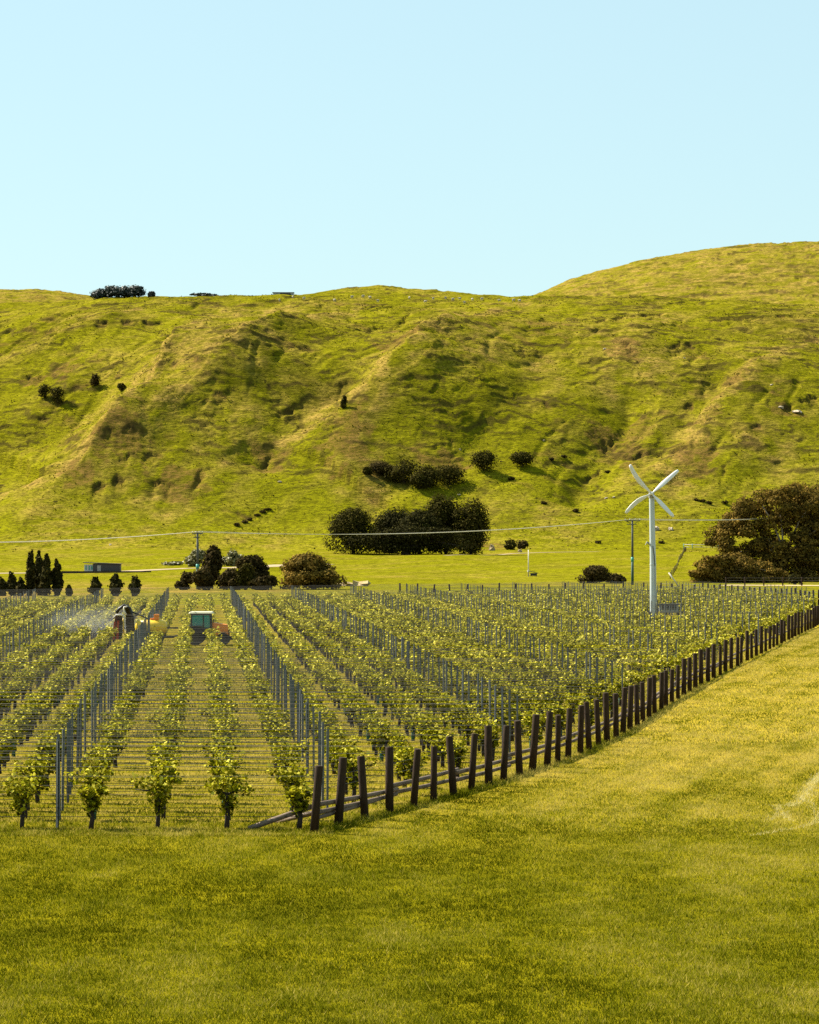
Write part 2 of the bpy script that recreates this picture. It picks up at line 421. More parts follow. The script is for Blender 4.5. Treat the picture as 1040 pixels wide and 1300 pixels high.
M['vineleaf'] = leafy('vine_leaf', [(0, (.022, .024, .002)), (.28, (.095, .100, .003)), (.58, (.345, .318, .008)), (1, (.90, .78, .13))], .18, .8, .0)
M['leaf_dark'] = leafy('evergreen_leaf', [(0, (.014, .012, .003)), (.5, (.042, .036, .006)), (.85, (.105, .086, .012)), (1, (.20, .16, .025))], .15, .8, .02)
M['leaf_deep'] = leafy('macrocarpa_leaf', [(0, (.010, .010, .003)), (.6, (.030, .027, .006)), (1, (.10, .088, .014))], .12, .8, .02)
M['leaf_olive'] = leafy('olive_leaf', [(0, (.016, .013, .005)), (.5, (.045, .033, .010)), (1, (.13, .088, .024))], .18, .8, .02)
M['leaf_brown'] = leafy('gum_leaf', [(0, (.024, .018, .005)), (.35, (.092, .064, .013)), (.7, (.25, .160, .028)), (1, (.50, .30, .06))], .22, .8, .02)
M['leaf_pale'] = leafy('willow_leaf', [(0, (.10, .095, .03)), (.6, (.20, .18, .06)), (1, (.34, .30, .12))], .25)
M['leaf_poplar'] = leafy('poplar_leaf', [(0, (.010, .011, .004)), (.55, (.034, .031, .008)), (1, (.12, .095, .020))], .18, .8, .02)
M['leaf_pine'] = leafy('pine_needle', [(0, (.008, .014, .010)), (1, (.03, .042, .024))], .08)
M['grass'] = leafy('grass_blade', [(0, (.050, .056, .0015)), (.25, (.135, .144, .003)), (.5, (.250, .246, .010)), (.72, (.46, .37, .055)), (.88, (.58, .46, .10)), (1, (.76, .66, .30))], .35, .9, .0)

# ------------------------------------------------------------------ mesh building
def tag(o, label=None, cat=None, group=None, kind=None):
    if label: o['label'] = label
    if cat: o['category'] = cat
    if group: o['group'] = group
    if kind: o['kind'] = kind
    return o

def np_mesh(name, V, Fc, mat=None, rnd=None, smooth=False, attrs=None):
    V = np.asarray(V, np.float32); Fc = np.asarray(Fc, np.int32)
    me = bpy.data.meshes.new(name)
    me.vertices.add(len(V)); me.vertices.foreach_set('co', V.ravel())
    k = Fc.shape[1]
    me.loops.add(Fc.size); me.loops.foreach_set('vertex_index', Fc.ravel())
    me.polygons.add(len(Fc)); me.polygons.foreach_set('loop_start', np.arange(0, Fc.size, k, dtype=np.int32))
    me.polygons.foreach_set('loop_total', np.full(len(Fc), k, np.int32))
    if smooth: me.polygons.foreach_set('use_smooth', np.ones(len(Fc), bool))
    if rnd is not None:
        a = me.attributes.new('rnd', 'FLOAT', 'FACE'); a.data.foreach_set('value', np.asarray(rnd, np.float32))
    for nme, val in (attrs or {}).items():
        a = me.attributes.new(nme, 'FLOAT', 'POINT'); a.data.foreach_set('value', np.asarray(val, np.float32))
    me.update(calc_edges=True); me.validate()
    if mat: me.materials.append(mat)
    return me

def put(name, me, parent=None, loc=(0, 0, 0), rz=0.):
    o = bpy.data.objects.new(name, me); COL.objects.link(o)
    o.location = loc; o.rotation_euler = (0, 0, rz)
    if parent: o.parent = parent
    return o

def empty(name, loc, label, cat, group=None, rz=0.):
    o = bpy.data.objects.new(name, None); COL.objects.link(o)
    o.location = loc; o.rotation_euler = (0, 0, rz); o.empty_display_size = .3
    return tag(o, label, cat, group)

class MB:
    def __init__(s): s.v = []; s.f = []
    def add(s, vs, fs):
        b = len(s.v); s.v += [tuple(v) for v in vs]; s.f += [tuple(i + b for i in f) for f in fs]; return s
    def box(s, c, d, rot=None, taper=1.):
        hx, hy, hz = d[0] / 2, d[1] / 2, d[2] / 2
        vs = []
        for sz in (-1, 1):
            k = taper if sz > 0 else 1
            for sx, sy in ((-1, -1), (1, -1), (1, 1), (-1, 1)): vs.append(Vector((sx * hx * k, sy * hy * k, sz * hz)))
        if rot is not None: vs = [rot @ v for v in vs]
        vs = [v + Vector(c) for v in vs]
        return s.add(vs, [(3, 2, 1, 0), (4, 5, 6, 7), (0, 1, 5, 4), (1, 2, 6, 5), (2, 3, 7, 6), (3, 0, 4, 7)])
    def tube(s, pts, rad, seg=8, cap=True):
        pts = [Vector(p) for p in pts]
        if isinstance(rad, (int, float)): rad = [rad] * len(pts)
        vs = []; fs = []
        prev = None
        for i, p in enumerate(pts):
            t = (pts[min(i + 1, len(pts) - 1)] - pts[max(i - 1, 0)]).normalized()
            if prev is None:
                a = Vector((0, 0, 1)) if abs(t.z) < .9 else Vector((1, 0, 0))
                prev = t.cross(a).normalized()
            n = (prev - t * prev.dot(t)).normalized(); prev = n; b = t.cross(n)
            for k in range(seg):
                an = 2 * math.pi * k / seg
                vs.append(p + (n * math.cos(an) + b * math.sin(an)) * rad[i])
        for i in range(len(pts) - 1):
            for k in range(seg):
                q = (k + 1) % seg
                fs.append((i * seg + k, i * seg + q, (i + 1) * seg + q, (i + 1) * seg + k))
        if cap:
            fs.append(tuple(range(seg - 1, -1, -1))); fs.append(tuple((len(pts) - 1) * seg + k for k in range(seg)))
        return s.add(vs, fs)
    def ball(s, c, r, seg=10, rings=6):
        if isinstance(r, (int, float)): r = (r, r, r)
        vs = [(c[0], c[1], c[2] - r[2])]
        for i in range(1, rings):
            ph = -math.pi / 2 + math.pi * i / rings
            for k in range(seg):
                a = 2 * math.pi * k / seg
                vs.append((c[0] + r[0] * math.cos(ph) * math.cos(a), c[1] + r[1] * math.cos(ph) * math.sin(a), c[2] + r[2] * math.sin(ph)))
        vs.append((c[0], c[1], c[2] + r[2])); fs = []
        for k in range(seg): fs.append((0, 1 + (k + 1) % seg, 1 + k))
        for i in range(rings - 2):
            for k in range(seg):
                a = 1 + i * seg
                fs.append((a + k, a + (k + 1) % seg, a + seg + (k + 1) % seg, a + seg + k))
        L = len(vs) - 1; a = 1 + (rings - 2) * seg
        for k in range(seg): fs.append((a + k, a + (k + 1) % seg, L))
        return s.add(vs, fs)
    def mesh(s, name, mat, smooth=False):
        me = bpy.data.meshes.new(name); me.from_pydata(s.v, [], s.f); me.update()
        if mat: me.materials.append(mat)
        if smooth:
            me.polygons.foreach_set('use_smooth', np.ones(len(me.polygons), bool))
        return me
    def build(s, name, mat, parent=None, loc=(0, 0, 0), smooth=False, bevel=0.):
        o = put(name, s.mesh(name, mat, smooth), parent, loc)
        if bevel:
            b = o.modifiers.new('b', 'BEVEL'); b.width = bevel; b.segments = 2; b.limit_method = 'ANGLE'
        return o

# ------------------------------------------------------------------ ground sheets
XS = np.concatenate([-np.geomspace(9, 1.06, 26), np.linspace(-1, 1, 720), np.geomspace(1.06, 9, 26)])
def grid_sheet(name, Ys, mat, kind='structure', attrs=True):
    Ys = np.asarray(Ys, float)
    W = 62 + .128 * np.maximum(Ys, 0)
    X = XS[None, :] * W[:, None]; Y = np.repeat(Ys[:, None], len(XS), 1)
    xf = X.ravel(); yf = Y.ravel()
    z, dry, soil, scl = terrain(xf, yf, True)
    nx = len(XS); ny = len(Ys)
    i, j = np.meshgrid(np.arange(ny - 1), np.arange(nx - 1), indexing='ij')
    a = (i * nx + j).ravel()
    Fc = np.stack([a, a + 1, a + nx + 1, a + nx], 1)
    me = np_mesh(name, np.stack([xf, yf, z], 1), Fc, mat, smooth=True, attrs={'dry': dry, 'soil': soil, 'scarp': scl})
    o = put(name, me); tag(o, kind=kind); return o

lawn = put('lawn', np_mesh('lawn', [(-4000, -600, 0), (4000, -600, 0), (4000, 226, 0), (-4000, 226, 0)], [(0, 1, 2, 3)], M['lawn'])); tag(lawn, kind='structure')
yp = np.concatenate([[226.], np.arange(240, 480, 20), np.arange(480, 744.9, 2.5)]); yh = np.arange(745, 1030, .62); yh = np.append(yh, 1030.); yf = np.concatenate([np.arange(1030, 1110, 2.), np.geomspace(1110, 1560, 90), np.geomspace(1600, 6000, 20)])
yp = np.append(yp, 745.)
grid_sheet('pasture', yp, M['hill'])
grid_sheet('hillside', yh, M['hill'])
grid_sheet('distant_hills', yf, M['hill'])

# boundary of the vineyard (depth, x)
FC = np.array([(63.6, -2.15), (66, -1.4), (69.4, -.1), (74.2, 1.42), (77.7, 2.45), (83.4, 3.95), (87, 4.85), (92, 5.85), (95.6, 6.6), (103, 7.9), (112, 9.35), (124, 11.4),
               (135, 13.35), (146, 15.35), (160, 18), (175, 20.8), (195, 24.6), (220, 29.4), (250, 34.2), (270, 37.2), (284, 38.2), (300, 37.2), (318, 35), (335, 32), (343, 28), (341, 18), (334, 8), (326, -2)])
_y = np.arange(63.6, 284.1, 1.2); _x = np.interp(_y, FC[:, 0][:21], FC[:, 1][:21])
_p = np.concatenate([2 * _x[0] - _x[12:0:-1], _x, 2 * _x[-1] - _x[-2:-14:-1]]); _k = np.exp(-(np.arange(-12, 13) / 5.5)**2); _k /= _k.sum()
_x = np.convolve(_p, _k, 'valid')                     # the bends of the fence are smooth
_t = FC[[i for i in range(len(FC)) if FC[i, 0] > 290 or i > 20]]
FC = np.concatenate([np.stack([_y, _x], 1), _t]); NF = int(np.argmax(FC[:, 0])) + 1
def fence_x(Y): return np.interp(Y, FC[:NF, 0], FC[:NF, 1])
def left_x(Y): return np.maximum(-.148 * Y - 2.5, np.interp(Y, [255, 268, 282, 318, 338], [-60, -42, -28, 8, 27]))
Yv = np.concatenate([np.linspace(63.7, 335, 120)])
VL = np.stack([np.maximum(-.2 * Yv - 30, left_x(Yv) - 3 - 60 * (Yv < 262)), Yv, np.full_like(Yv, .006)], 1); VR = np.stack([fence_x(Yv) - .05, Yv, np.full_like(Yv, .006)], 1)
nv = len(Yv); V = np.concatenate([VL, VR]); Fc = np.array([(i, nv + i, nv + i + 1, i + 1) for i in range(nv - 1)])
tag(put('vineyard_soil', np_mesh('vineyard_soil', V, Fc, M['vine_ground'])), kind='structure')

def strip(name, pts, w, mat, lift=.05, n=60):
    """a track of width w draped on the terrain along plan points"""
    P = np.array(pts, float); d = np.concatenate([[0], np.cumsum(np.hypot(*(P[1:] - P[:-1]).T))])
    s = np.linspace(0, d[-1], n); x = np.interp(s, d, P[:, 0]); y = np.interp(s, d, P[:, 1])
    tx = np.gradient(x); ty = np.gradient(y); L = np.hypot(tx, ty); nx = -ty / L; ny = tx / L
    rows = []
    for k in (-.5, -.17, .17, .5):
        ww = w * k * (1 + .25 * fbm(s / 3, s * 0, 7, 2)); X = x + nx * ww; Y = y + ny * ww
        rows.append(np.stack([X, Y, z_terr(X, Y) + lift], 1))
    V = np.concatenate(rows); Fc = [(r * n + i, r * n + i + 1, (r + 1) * n + i + 1, (r + 1) * n + i) for r in range(3) for i in range(n - 1)]
    return tag(put(name, np_mesh(name, V, Fc, mat)), kind='structure')

pl = lambda L: [hit(u, v, None, 420)[:2] for u, v in L]
strip('farm_track', pl([(566, 705.5), (590, 704.5), (650, 703), (720, 701), (760, 700.5)]), 1.5, M['track'])
strip('gravel_track', pl([(-60, 729), (0, 728), (80, 727), (150, 726), (230, 722), (300, 721), (360, 718), (410, 716)]), 5.5, M['track'])
# ------------------------------------------------------------------ grass blades on the lawn
def lawn_dry(x, Y):
    d = .25 + .30 * fbm(x / 2.4, Y / 5.5, 201, 5) + .36 * sstep(56, 95, Y) + .20 * sstep(0, 9, x)
    d = d + .12 * fbm(x / .7, Y / 1.2, 205, 2) + .30 * sstep(50, 80, Y) * fbm((x - .22 * Y) / .9, Y / 14, 207, 4)
    fx = x - fence_x(Y)
    d = d + .38 * (Y > 64) * np.exp(-((fx - .75) / .5)**2) * sstep(-.05, .35, fbm(x / 1.3, Y / 3.5, 211, 2)) - .12 * sstep(80, 110, Y)
    d = d - .10 * np.exp(-((x + 5) / 5)**2 - ((Y - 52) / 6)**2)
    return d
CURL = [[(1060, 975), (1040, 985), (1026, 1002), (1018, 1016), (1003, 1023)], [(985, 1022), (992, 1032), (1004, 1042)], [(1060, 1030), (1034, 1044), (1018, 1050), (995, 1054), (960, 1060)], [(1025, 1012), (1035, 1028), (1040, 1046)], [(975, 1042), (998, 1030)]]
CURLP = [np.array([at(u, v, 6.1 * F / (v - 688))[:2] for u, v in c]) for c in CURL]
def curl_amt(x, Y):
    r = np.zeros(x.shape)
    for i, P in enumerate(CURLP):
        d, _, _ = polydist(P, x, Y * 1.0)
        r = np.maximum(r, np.exp(-(d / (.15 if i == 0 else .10))**2) * (1., .7, .6, .55, .5)[i])
    return r
def blades(rng, n, y0, y1, left, right, hmul, wmul, pw=1.0, ad=0.):
    Y = y0 + (y1 - y0) * rng.random(n)**pw
    xl = left(Y); xr = right(Y); x = xl + (xr - xl) * rng.random(n)
    ok = xr > xl + .05; x = x[ok]; Y = Y[ok]; n = len(x)
    cur = curl_amt(x, Y)
    cl = .75 + .5 * fbm(x / .5, Y / .5, 221, 2)
    h = hmul * (.03 + .05 * rng.random(n)) * np.clip(cl, .35, 1.5); w = wmul * (.004 + .004 * rng.random(n))
    a = rng.random(n) * 2 * math.pi; lean = h * (.2 + .9 * rng.random(n)); la = rng.random(n) * 2 * math.pi
    bx = np.cos(a) * w; by = np.sin(a) * w
    V = np.zeros((n, 3, 3))
    V[:, 0] = np.stack([x - bx, Y - by, np.full(n, -.003)], 1); V[:, 1] = np.stack([x + bx, Y + by, np.full(n, -.003)], 1)
    V[:, 2] = np.stack([x + lean * np.cos(la), Y + lean * np.sin(la), h], 1)
    r = np.clip(lawn_dry(x, Y) + .21 * rng.standard_normal(n) + ad, 0, .88)
    r = np.where(rng.random(n) < cur * 1.15, .93 + .07 * rng.random(n), r)
    return V.reshape(-1, 3), np.arange(n * 3).reshape(-1, 3), r
rng = np.random.default_rng(11)
parts = [blades(rng, 440000, 36, 64, lambda Y: -.142 * Y - .6, lambda Y: .142 * Y + .6, 1., 1., 1.15),
         blades(rng, 130000, 64, 92, lambda Y: fence_x(Y) - .3, lambda Y: .142 * Y + .6, 1.05, 1.4, 1.15),
         blades(rng, 90000, 92, 215, lambda Y: fence_x(Y) - .2, lambda Y: .142 * Y + .6, 1.3, 2.6, 1.2),
         blades(rng, 9000, 63.2, 64.8, lambda Y: -.142 * Y - .6, lambda Y: -1.6 + 0 * Y, 1.5, 1.3, 1., .35),
         blades(rng, 60000, 64, 100, lambda Y: -.15 * Y, lambda Y: fence_x(Y), 1.6, 2.0, 1.4, .12),
         blades(rng, 90000, 95, 190, lambda Y: -.15 * Y, lambda Y: fence_x(Y), 1.9, 4.0, 1.3, .14),
         blades(rng, 9000, 37, 64, lambda Y: -.142 * Y - .6, lambda Y: .142 * Y + .6, 2.3, .75, 1.15, .22),
         blades(rng, 4000, 64, 110, lambda Y: fence_x(Y), lambda Y: .142 * Y + .6, 2.3, .9, 1.15, .2),
         blades(rng, 16000, 64, 130, lambda Y: fence_x(Y) - .35, lambda Y: fence_x(Y) + .35, 2.2, 1.5, 1.5)]
Vs = []; Fs = []; Rs = []; b = 0
for V, Fc, r in parts:
    Vs.append(V); Fs.append(Fc + b); Rs.append(r); b += len(V)
tag(put('lawn_grass', np_mesh('lawn_grass', np.concatenate(Vs), np.concatenate(Fs), M['grass'], np.concatenate(Rs))), 'short mown grass blades covering the foreground lawn', 'grass', kind='stuff')

# rushes and tussocks on the hill: thousands of small tufts
M['tussock'] = leafy('tussock', [(0, (.07, .064, .006)), (.3, (.19, .17, .006)), (.7, (.33, .28, .010)), (1, (.5, .36, .09))], .4, .8, .05)
rng = np.random.default_rng(31)
n = 60000
Yt = 735 + 275 * rng.random(n)**.9; xt = (rng.random(n) * 2 - 1) * (.148 * Yt)
dens = .12 + .88 * sstep(-.05, .5, fbm(xt / 16, Yt / 20, 431, 3)) ; dens = dens * (.25 + .75 * sstep(735, 800, Yt))
ok = rng.random(n) < dens; xt = xt[ok]; Yt = Yt[ok]; zt = z_terr(xt, Yt); n = len(xt)
hh = .08 + .26 * rng.random(n)**3; ww = hh * (.7 + .9 * rng.random(n))
Vt = []; Rt = np.clip(.42 + .30 * rng.standard_normal(n), 0, 1)
for k in range(3):
    a = rng.random(n) * math.pi; dx = np.cos(a) * ww * .5; dy = np.sin(a) * ww * .5; ln = hh * .35 * rng.standard_normal(n)
    Vt.append(np.stack([np.stack([xt - dx, Yt - dy, zt - .06], 1), np.stack([xt + dx, Yt + dy, zt - .06], 1), np.stack([xt + dx * .7 + ln, Yt + dy * .7, zt + hh], 1), np.stack([xt - dx * .7 + ln, Yt - dy * .7, zt + hh * .9], 1)], 1).reshape(-1, 3))
Vt = np.concatenate(Vt)
tag(put('hill_tussocks', np_mesh('hill_tussocks', Vt, np.arange(len(Vt)).reshape(-1, 4), M['tussock'], np.tile(Rt, 3))), 'countless rushes and grass tussocks dotting the hillside', 'tussocks', kind='stuff')

# ------------------------------------------------------------------ leaf clouds
def leaf_quads(rng, C, Nrm, size, aspect=.62, jitter=.9, fold=0.):
    n = len(C)
    d = Nrm + jitter * rng.standard_normal((n, 3)); d /= np.linalg.norm(d, axis=1)[:, None] + 1e-9
    t = np.cross(d, rng.standard_normal((n, 3))); t /= np.linalg.norm(t, axis=1)[:, None] + 1e-9
    bb = np.cross(d, t)
    s = size[:, None] if np.ndim(size) else np.full((n, 1), size)
    V = np.stack([C - t * s * .5, C + bb * s * .5 * aspect + d * s * fold, C + t * s * .55, C - bb * s * .5 * aspect + d * s * fold], 1).reshape(-1, 3)
    return V, np.arange(4 * n).reshape(-1, 4)

def crown(name, rng, lobes, n, leaf, mat, gap=.12, inner=.2, up=.35, jit=.5, gapscale=1.0):
    L = np.array(lobes, float); w = (L[:, 3] * L[:, 4] * L[:, 5])**.67; w /= w.sum()
    k = rng.choice(len(L), int(n * 1.6), p=w)
    d = rng.standard_normal((len(k), 3)); d /= np.linalg.norm(d, axis=1)[:, None]
    g = fbm(d[:, 0] * 2.1 * gapscale + k * 7.3, d[:, 1] * 2.1 * gapscale + d[:, 2] * 2.3 * gapscale, 301, 2)
    bump = 1 + .34 * g
    r = np.where(rng.random(len(k)) < inner, .35 + .5 * rng.random(len(k)), .70 + .38 * rng.random(len(k))) * bump
    ok = g > (-.6 + gap * 2.2); k = k[ok]; d = d[ok]; r = r[ok]; k = k[:n]; d = d[:n]; r = r[:n]
    C = L[k, :3] + d * r[:, None] * L[k, 3:6]
    Nn = d.copy(); Nn[:, 2] += up
    size = leaf * (.6 + .8 * rng.random(len(k)))
    V, Fc = leaf_quads(rng, C, Nn, size, .75, jit)
    lr = rng.random(len(L))
    rnd = np.clip(.18 + .45 * rng.random(len(k)) + .22 * lr[k] + .14 * g[ok][:n], 0, 1)
    return np_mesh(name, V, Fc, mat, rnd)

def trunk_mb(rng, h, r, limbs=(), lean=0.):
    mb = MB()
    mb.tube([(0, 0, -.3), (0, 0, .3), (lean * .5, 0, h * .5), (lean, 0, h)], [r * 1.35, r, r * .75, r * .4], 8)
    for (x, y, z) in limbs:
        z0 = h * (.3 + .4 * rng.random())
        p0 = Vector((lean * z0 / h, 0, z0)); p1 = Vector((x, y, z)); pm = p0.lerp(p1, .5) + Vector((0, 0, .12 * (p1 - p0).length))
        mb.tube([p0, pm, p1], [r * .55, r * .36, r * .12], 6)
    return mb

def tree(name, base, lobes, n, leaf, mat, label, cat='tree', group=None, bark=None, seed=0, trunk_h=None, trunk_r=.3, **kw):
    rng = np.random.default_rng(seed + 1000)
    root = empty(name, base, label, cat, group)
    top = max(l[2] for l in lobes)
    limbs = [(l[0], l[1], l[2]) for l in lobes[:14]]
    put('trunk', trunk_mb(rng, trunk_h or top * .8, trunk_r, limbs).mesh('trunk', bark or M['trunk'], True), root)
    put('crown', crown('crown', rng, lobes, n, leaf, mat, **kw), root)
    return root

def px(Y): return Y / F          # metres per photo pixel at depth Y
def blob_lobes(rng, w, h, dep, k, z0=.0, sub=.42, shape='dome'):
    """k overlapping lobes filling a dome of width w, height h, depth dep"""
    out = []
    for i in range(k):
        a = rng.random() * 2 * math.pi; q = rng.random()**.5
        x = math.cos(a) * q; y = math.sin(a) * q
        zz = rng.random()**.8
        lim = math.sqrt(max(.05, 1 - zz * zz * .95)) if shape == 'dome' else 1
        s = sub * (.5 + .95 * rng.random())
        rx = s * w / 2; rz = s * h / 2 * 1.1
        out.append((x * lim * (w / 2 - rx * .9), y * lim * (dep / 2 - s * dep / 2 * .9), z0 + rz * .8 + zz * (h - 2 * rz * .9 - z0), rx, s * dep / 2, rz))
    A = np.array(out)
    for ax, (lo, hi) in enumerate(((-w / 2, w / 2), (-dep / 2, dep / 2), (z0, h))):
        a0 = (A[:, ax] - A[:, 3 + ax]).min(); a1 = (A[:, ax] + A[:, 3 + ax]).max(); f = (hi - lo) / (a1 - a0)
        A[:, ax] = lo + (A[:, ax] - a0) * f; A[:, 3 + ax] *= min(f, 1.25) if ax == 2 else f
    return [tuple(r) for r in A]

def placed_tree(name, u0, u1, vtop, vbase, Y, mat, label, k=8, n=3000, leaf=.3, seed=0, cat='tree', group=None, dep=None, sub=.36, z=None, bark=None, trunk_r=None, **kw):
    rng = np.random.default_rng(seed)
    if Y is None: x, Y, zz = hit((u0 + u1) / 2, vbase, None, 420)
    else:
        x, _, zz = at((u0 + u1) / 2, vbase, Y); g = ground(x, Y); zz = g
    w = (u1 - u0) * px(Y); top = at(0, vtop, Y)[2]; h = max(top - zz, .4)
    lobes = blob_lobes(rng, w, h, dep or w * .8, k, 0, sub)
    return tree(name, (x, Y, zz - .05), lobes, n, leaf, mat, label, cat, group, bark, seed, trunk_r=trunk_r or max(.05, w * .03), **kw)

# dark plantation under the hill
G1 = 'trees of the dark grove at the foot of the hill'
placed_tree('evergreen_tree', 411, 486, 643, 712, 690, M['leaf_dark'], 'dark rounded evergreen at the left end of the grove below the hill', 30, 15000, .40, 21, group=G1, sub=.36)
placed_tree('evergreen_tree', 462, 534, 644, 710, 698, M['leaf_deep'], 'dense low dark green tree second from left in the grove below the hill', 28, 15000, .40, 22, group=G1, sub=.36)
placed_tree('evergreen_tree', 498, 566, 646, 709, 690, M['leaf_deep'], 'dense dark green tree in the middle of the grove below the hill', 28, 15000, .40, 23, group=G1, sub=.36)
placed_tree('evergreen_tree', 534, 598, 627, 709, 700, M['leaf_dark'], 'tallest dark tree of the grove below the hill, right of its middle', 30, 16000, .40, 24, group=G1, sub=.36)
placed_tree('evergreen_tree', 572, 624, 631, 706, 696, M['leaf_dark'], 'dark round-topped tree at the right end of the grove below the hill', 28, 14000, .40, 25, group=G1, sub=.36)
placed_tree('evergreen_tree', 424, 606, 668, 713, 684, M['leaf_deep'], 'wide low dark evergreen skirt along the front of the grove below the hill', 46, 17000, .40, 26, group=G1, dep=8, sub=.3)

# scrub on the hill
G2 = 'dark bushes scattered on the hillside'
for i, (u0, u1, vt, vb, lab) in enumerate([
    (484, 542, 582, 613, 'largest dark bush in the scrub band on the hill above the grove'),
    (522, 568, 590, 618, 'dark bush in the middle of the scrub band on the hill above the grove'),
    (550, 592, 589, 616, 'dark bush at the right end of the scrub band above the grove'),
    (466, 500, 586, 602, 'small dark bush at the left end of the scrub band above the grove'),
    (460, 473, 592, 603, 'tiniest dark tuft left of the scrub band above the grove'),
    (597, 633, 571, 597, 'dark pair-shaped bush on the hill to the right of the scrub band'),
    (646, 680, 573, 592, 'flat dark bush farthest right of the scrub band on the hill'),
    (520, 545, 600, 621, 'low dark bush hanging under the scrub band above the grove'),
    (48, 68, 487, 505, 'left of two dark trees casting one shadow on the left hill slope'),
    (62, 84, 491, 512, 'right of two dark trees casting one shadow on the left hill slope'),
    (113, 128, 473, 490, 'small round green tree alone in the left hollow of the hill'),
    (149, 160, 486, 496, 'tiny bush beside the small round tree in the left hollow'),
    (432, 441, 502, 519, 'small thin dark tree alone on the middle of the hill'),
    (640, 656, 684, 698, 'dark bush on the bank to the right of the grove'),
    (655, 672, 685, 697, 'small dark bush on the bank left of the pale mast'),
    ]):
    placed_tree('hill_bush', u0, u1, vt, vb, None, M['leaf_olive'] if i in (3, 10, 14) else M['leaf_dark'], lab, 9, 2600 if u1 - u0 > 24 else 900, .45, 40 + i, 'bush', G2, sub=.5)
rng = np.random.default_rng(5)
for u, v in [(588, 648), (594, 650), (600, 644), (606, 652), (300, 668), (312, 664), (318, 661), (326, 655), (333, 651), (340, 648), (902, 640), (885, 636), (893, 637), (921, 640), (700, 585), (716, 581), (770, 600), (650, 610), (690, 640), (730, 650), (840, 690), (760, 690)]:
    placed_tree('scrub_tuft', u - 2.5 - 3 * rng.random(), u + 2.5 + 3 * rng.random(), v - 3 - 2 * rng.random(), v, None, M['leaf_olive'], 'tiny dark scrub tuft on the open grass of the hill', 3, 130, .45, int(u), 'bush', 'small scrub tufts on the open hill grass', sub=.6)

# trees on the skyline
G3 = 'pines on the skyline'
for i, (u0, u1, vt, lab) in enumerate([(115, 140, 366, 'lowest pine at the left end of the skyline clump'), (127, 157, 362.5, 'pine second from left in the skyline clump'), (144, 172, 363, 'pine third from left in the skyline clump'), (158, 186, 362, 'tallest pine at the right end of the skyline clump'), (188, 197, 370, 'lone small pine just right of the skyline clump')]):
    placed_tree('pine_tree', u0, u1, vt, 380, 1012, M['leaf_pine'], lab, 12, 1500, .7, 70 + i, group=G3, sub=.5)
placed_tree('distant_hedge', 241, 278, 372.5, 378.5, 1016, M['leaf_pine'], 'low dark line of trees on the skyline right of the pines', 12, 700, .8, 79, 'hedge', dep=4, sub=.25)

# valley trees
placed_tree('willow_tree', 234, 262, 697, 724, 590, M['leaf_pale'], 'pale green bushy tree left behind the nearer power pole', 8, 1600, .5, 81)
placed_tree('willow_tree', 281, 310, 698, 722, 590, M['leaf_pale'], 'pale green bushy tree behind and right of the dark tree by the pole', 8, 1600, .5, 82)
placed_tree('willow_bush', 206, 232, 712, 722, 600, M['leaf_pale'], 'small pale green bush left of the nearer power pole', 6, 700, .45, 83, 'bush')
placed_tree('olive_tree', 254, 286, 692, 750, 396, M['leaf_olive'], 'tall dark olive tree right beside the nearer power pole', 22, 6500, .34, 84, sub=.34)
placed_tree('olive_tree', 300, 342, 704, 750, 394, M['leaf_olive'], 'dark rounded tree midway between the pole and the dome-shaped tree', 22, 6500, .34, 85, sub=.33)
placed_tree('olive_tree', 277, 310, 722, 750, 388, M['leaf_olive'], 'lower dark tree filling the gap between two trees right of the pole', 14, 4200, .34, 86, sub=.4)
placed_tree('olive_bush', 222, 252, 726, 751, 388, M['leaf_olive'], 'low dark bush just left of the nearer power pole', 8, 1800, .4, 87, 'bush')
placed_tree('olive_bush', 318, 352, 730, 751, 386, M['leaf_olive'], 'low bush between the rounded tree and the dome-shaped tree', 8, 1600, .4, 88, 'bush')
placed_tree('dome_tree', 354, 441, 701, 750, 392, M['leaf_brown'], 'wide dome-shaped dark brown tree at the far edge of the vineyard', 36, 13000, .32, 89, sub=.3, gap=.05)
placed_tree('olive_bush', 244, 272, 722, 751, 386, M['leaf_olive'], 'dark bush covering the foot of the tall olive tree right of the pole', 10, 2400, .34, 93, 'bush', sub=.4)
placed_tree('olive_bush', 300, 325, 716, 751, 387, M['leaf_dark'], 'very dark bush between the lower dark tree and the rounded tree', 10, 2400, .34, 94, 'bush', sub=.4)
placed_tree('round_bush', 734, 774, 717, 741, 450, M['leaf_olive'], 'round dark bush left of the far power pole', 16, 4200, .32, 90, 'bush', sub=.38)
placed_tree('low_bush', 768, 796, 728, 741, 452, M['leaf_olive'], 'low spreading bush at the foot of the far power pole', 7, 1100, .35, 91, 'bush', sub=.5)
placed_tree('green_bush', 1001, 1020, 728, 744, 432, M['leaf_poplar'], 'small green bush before the big brown tree near the right edge', 7, 900, .3, 92, 'bush', sub=.5)

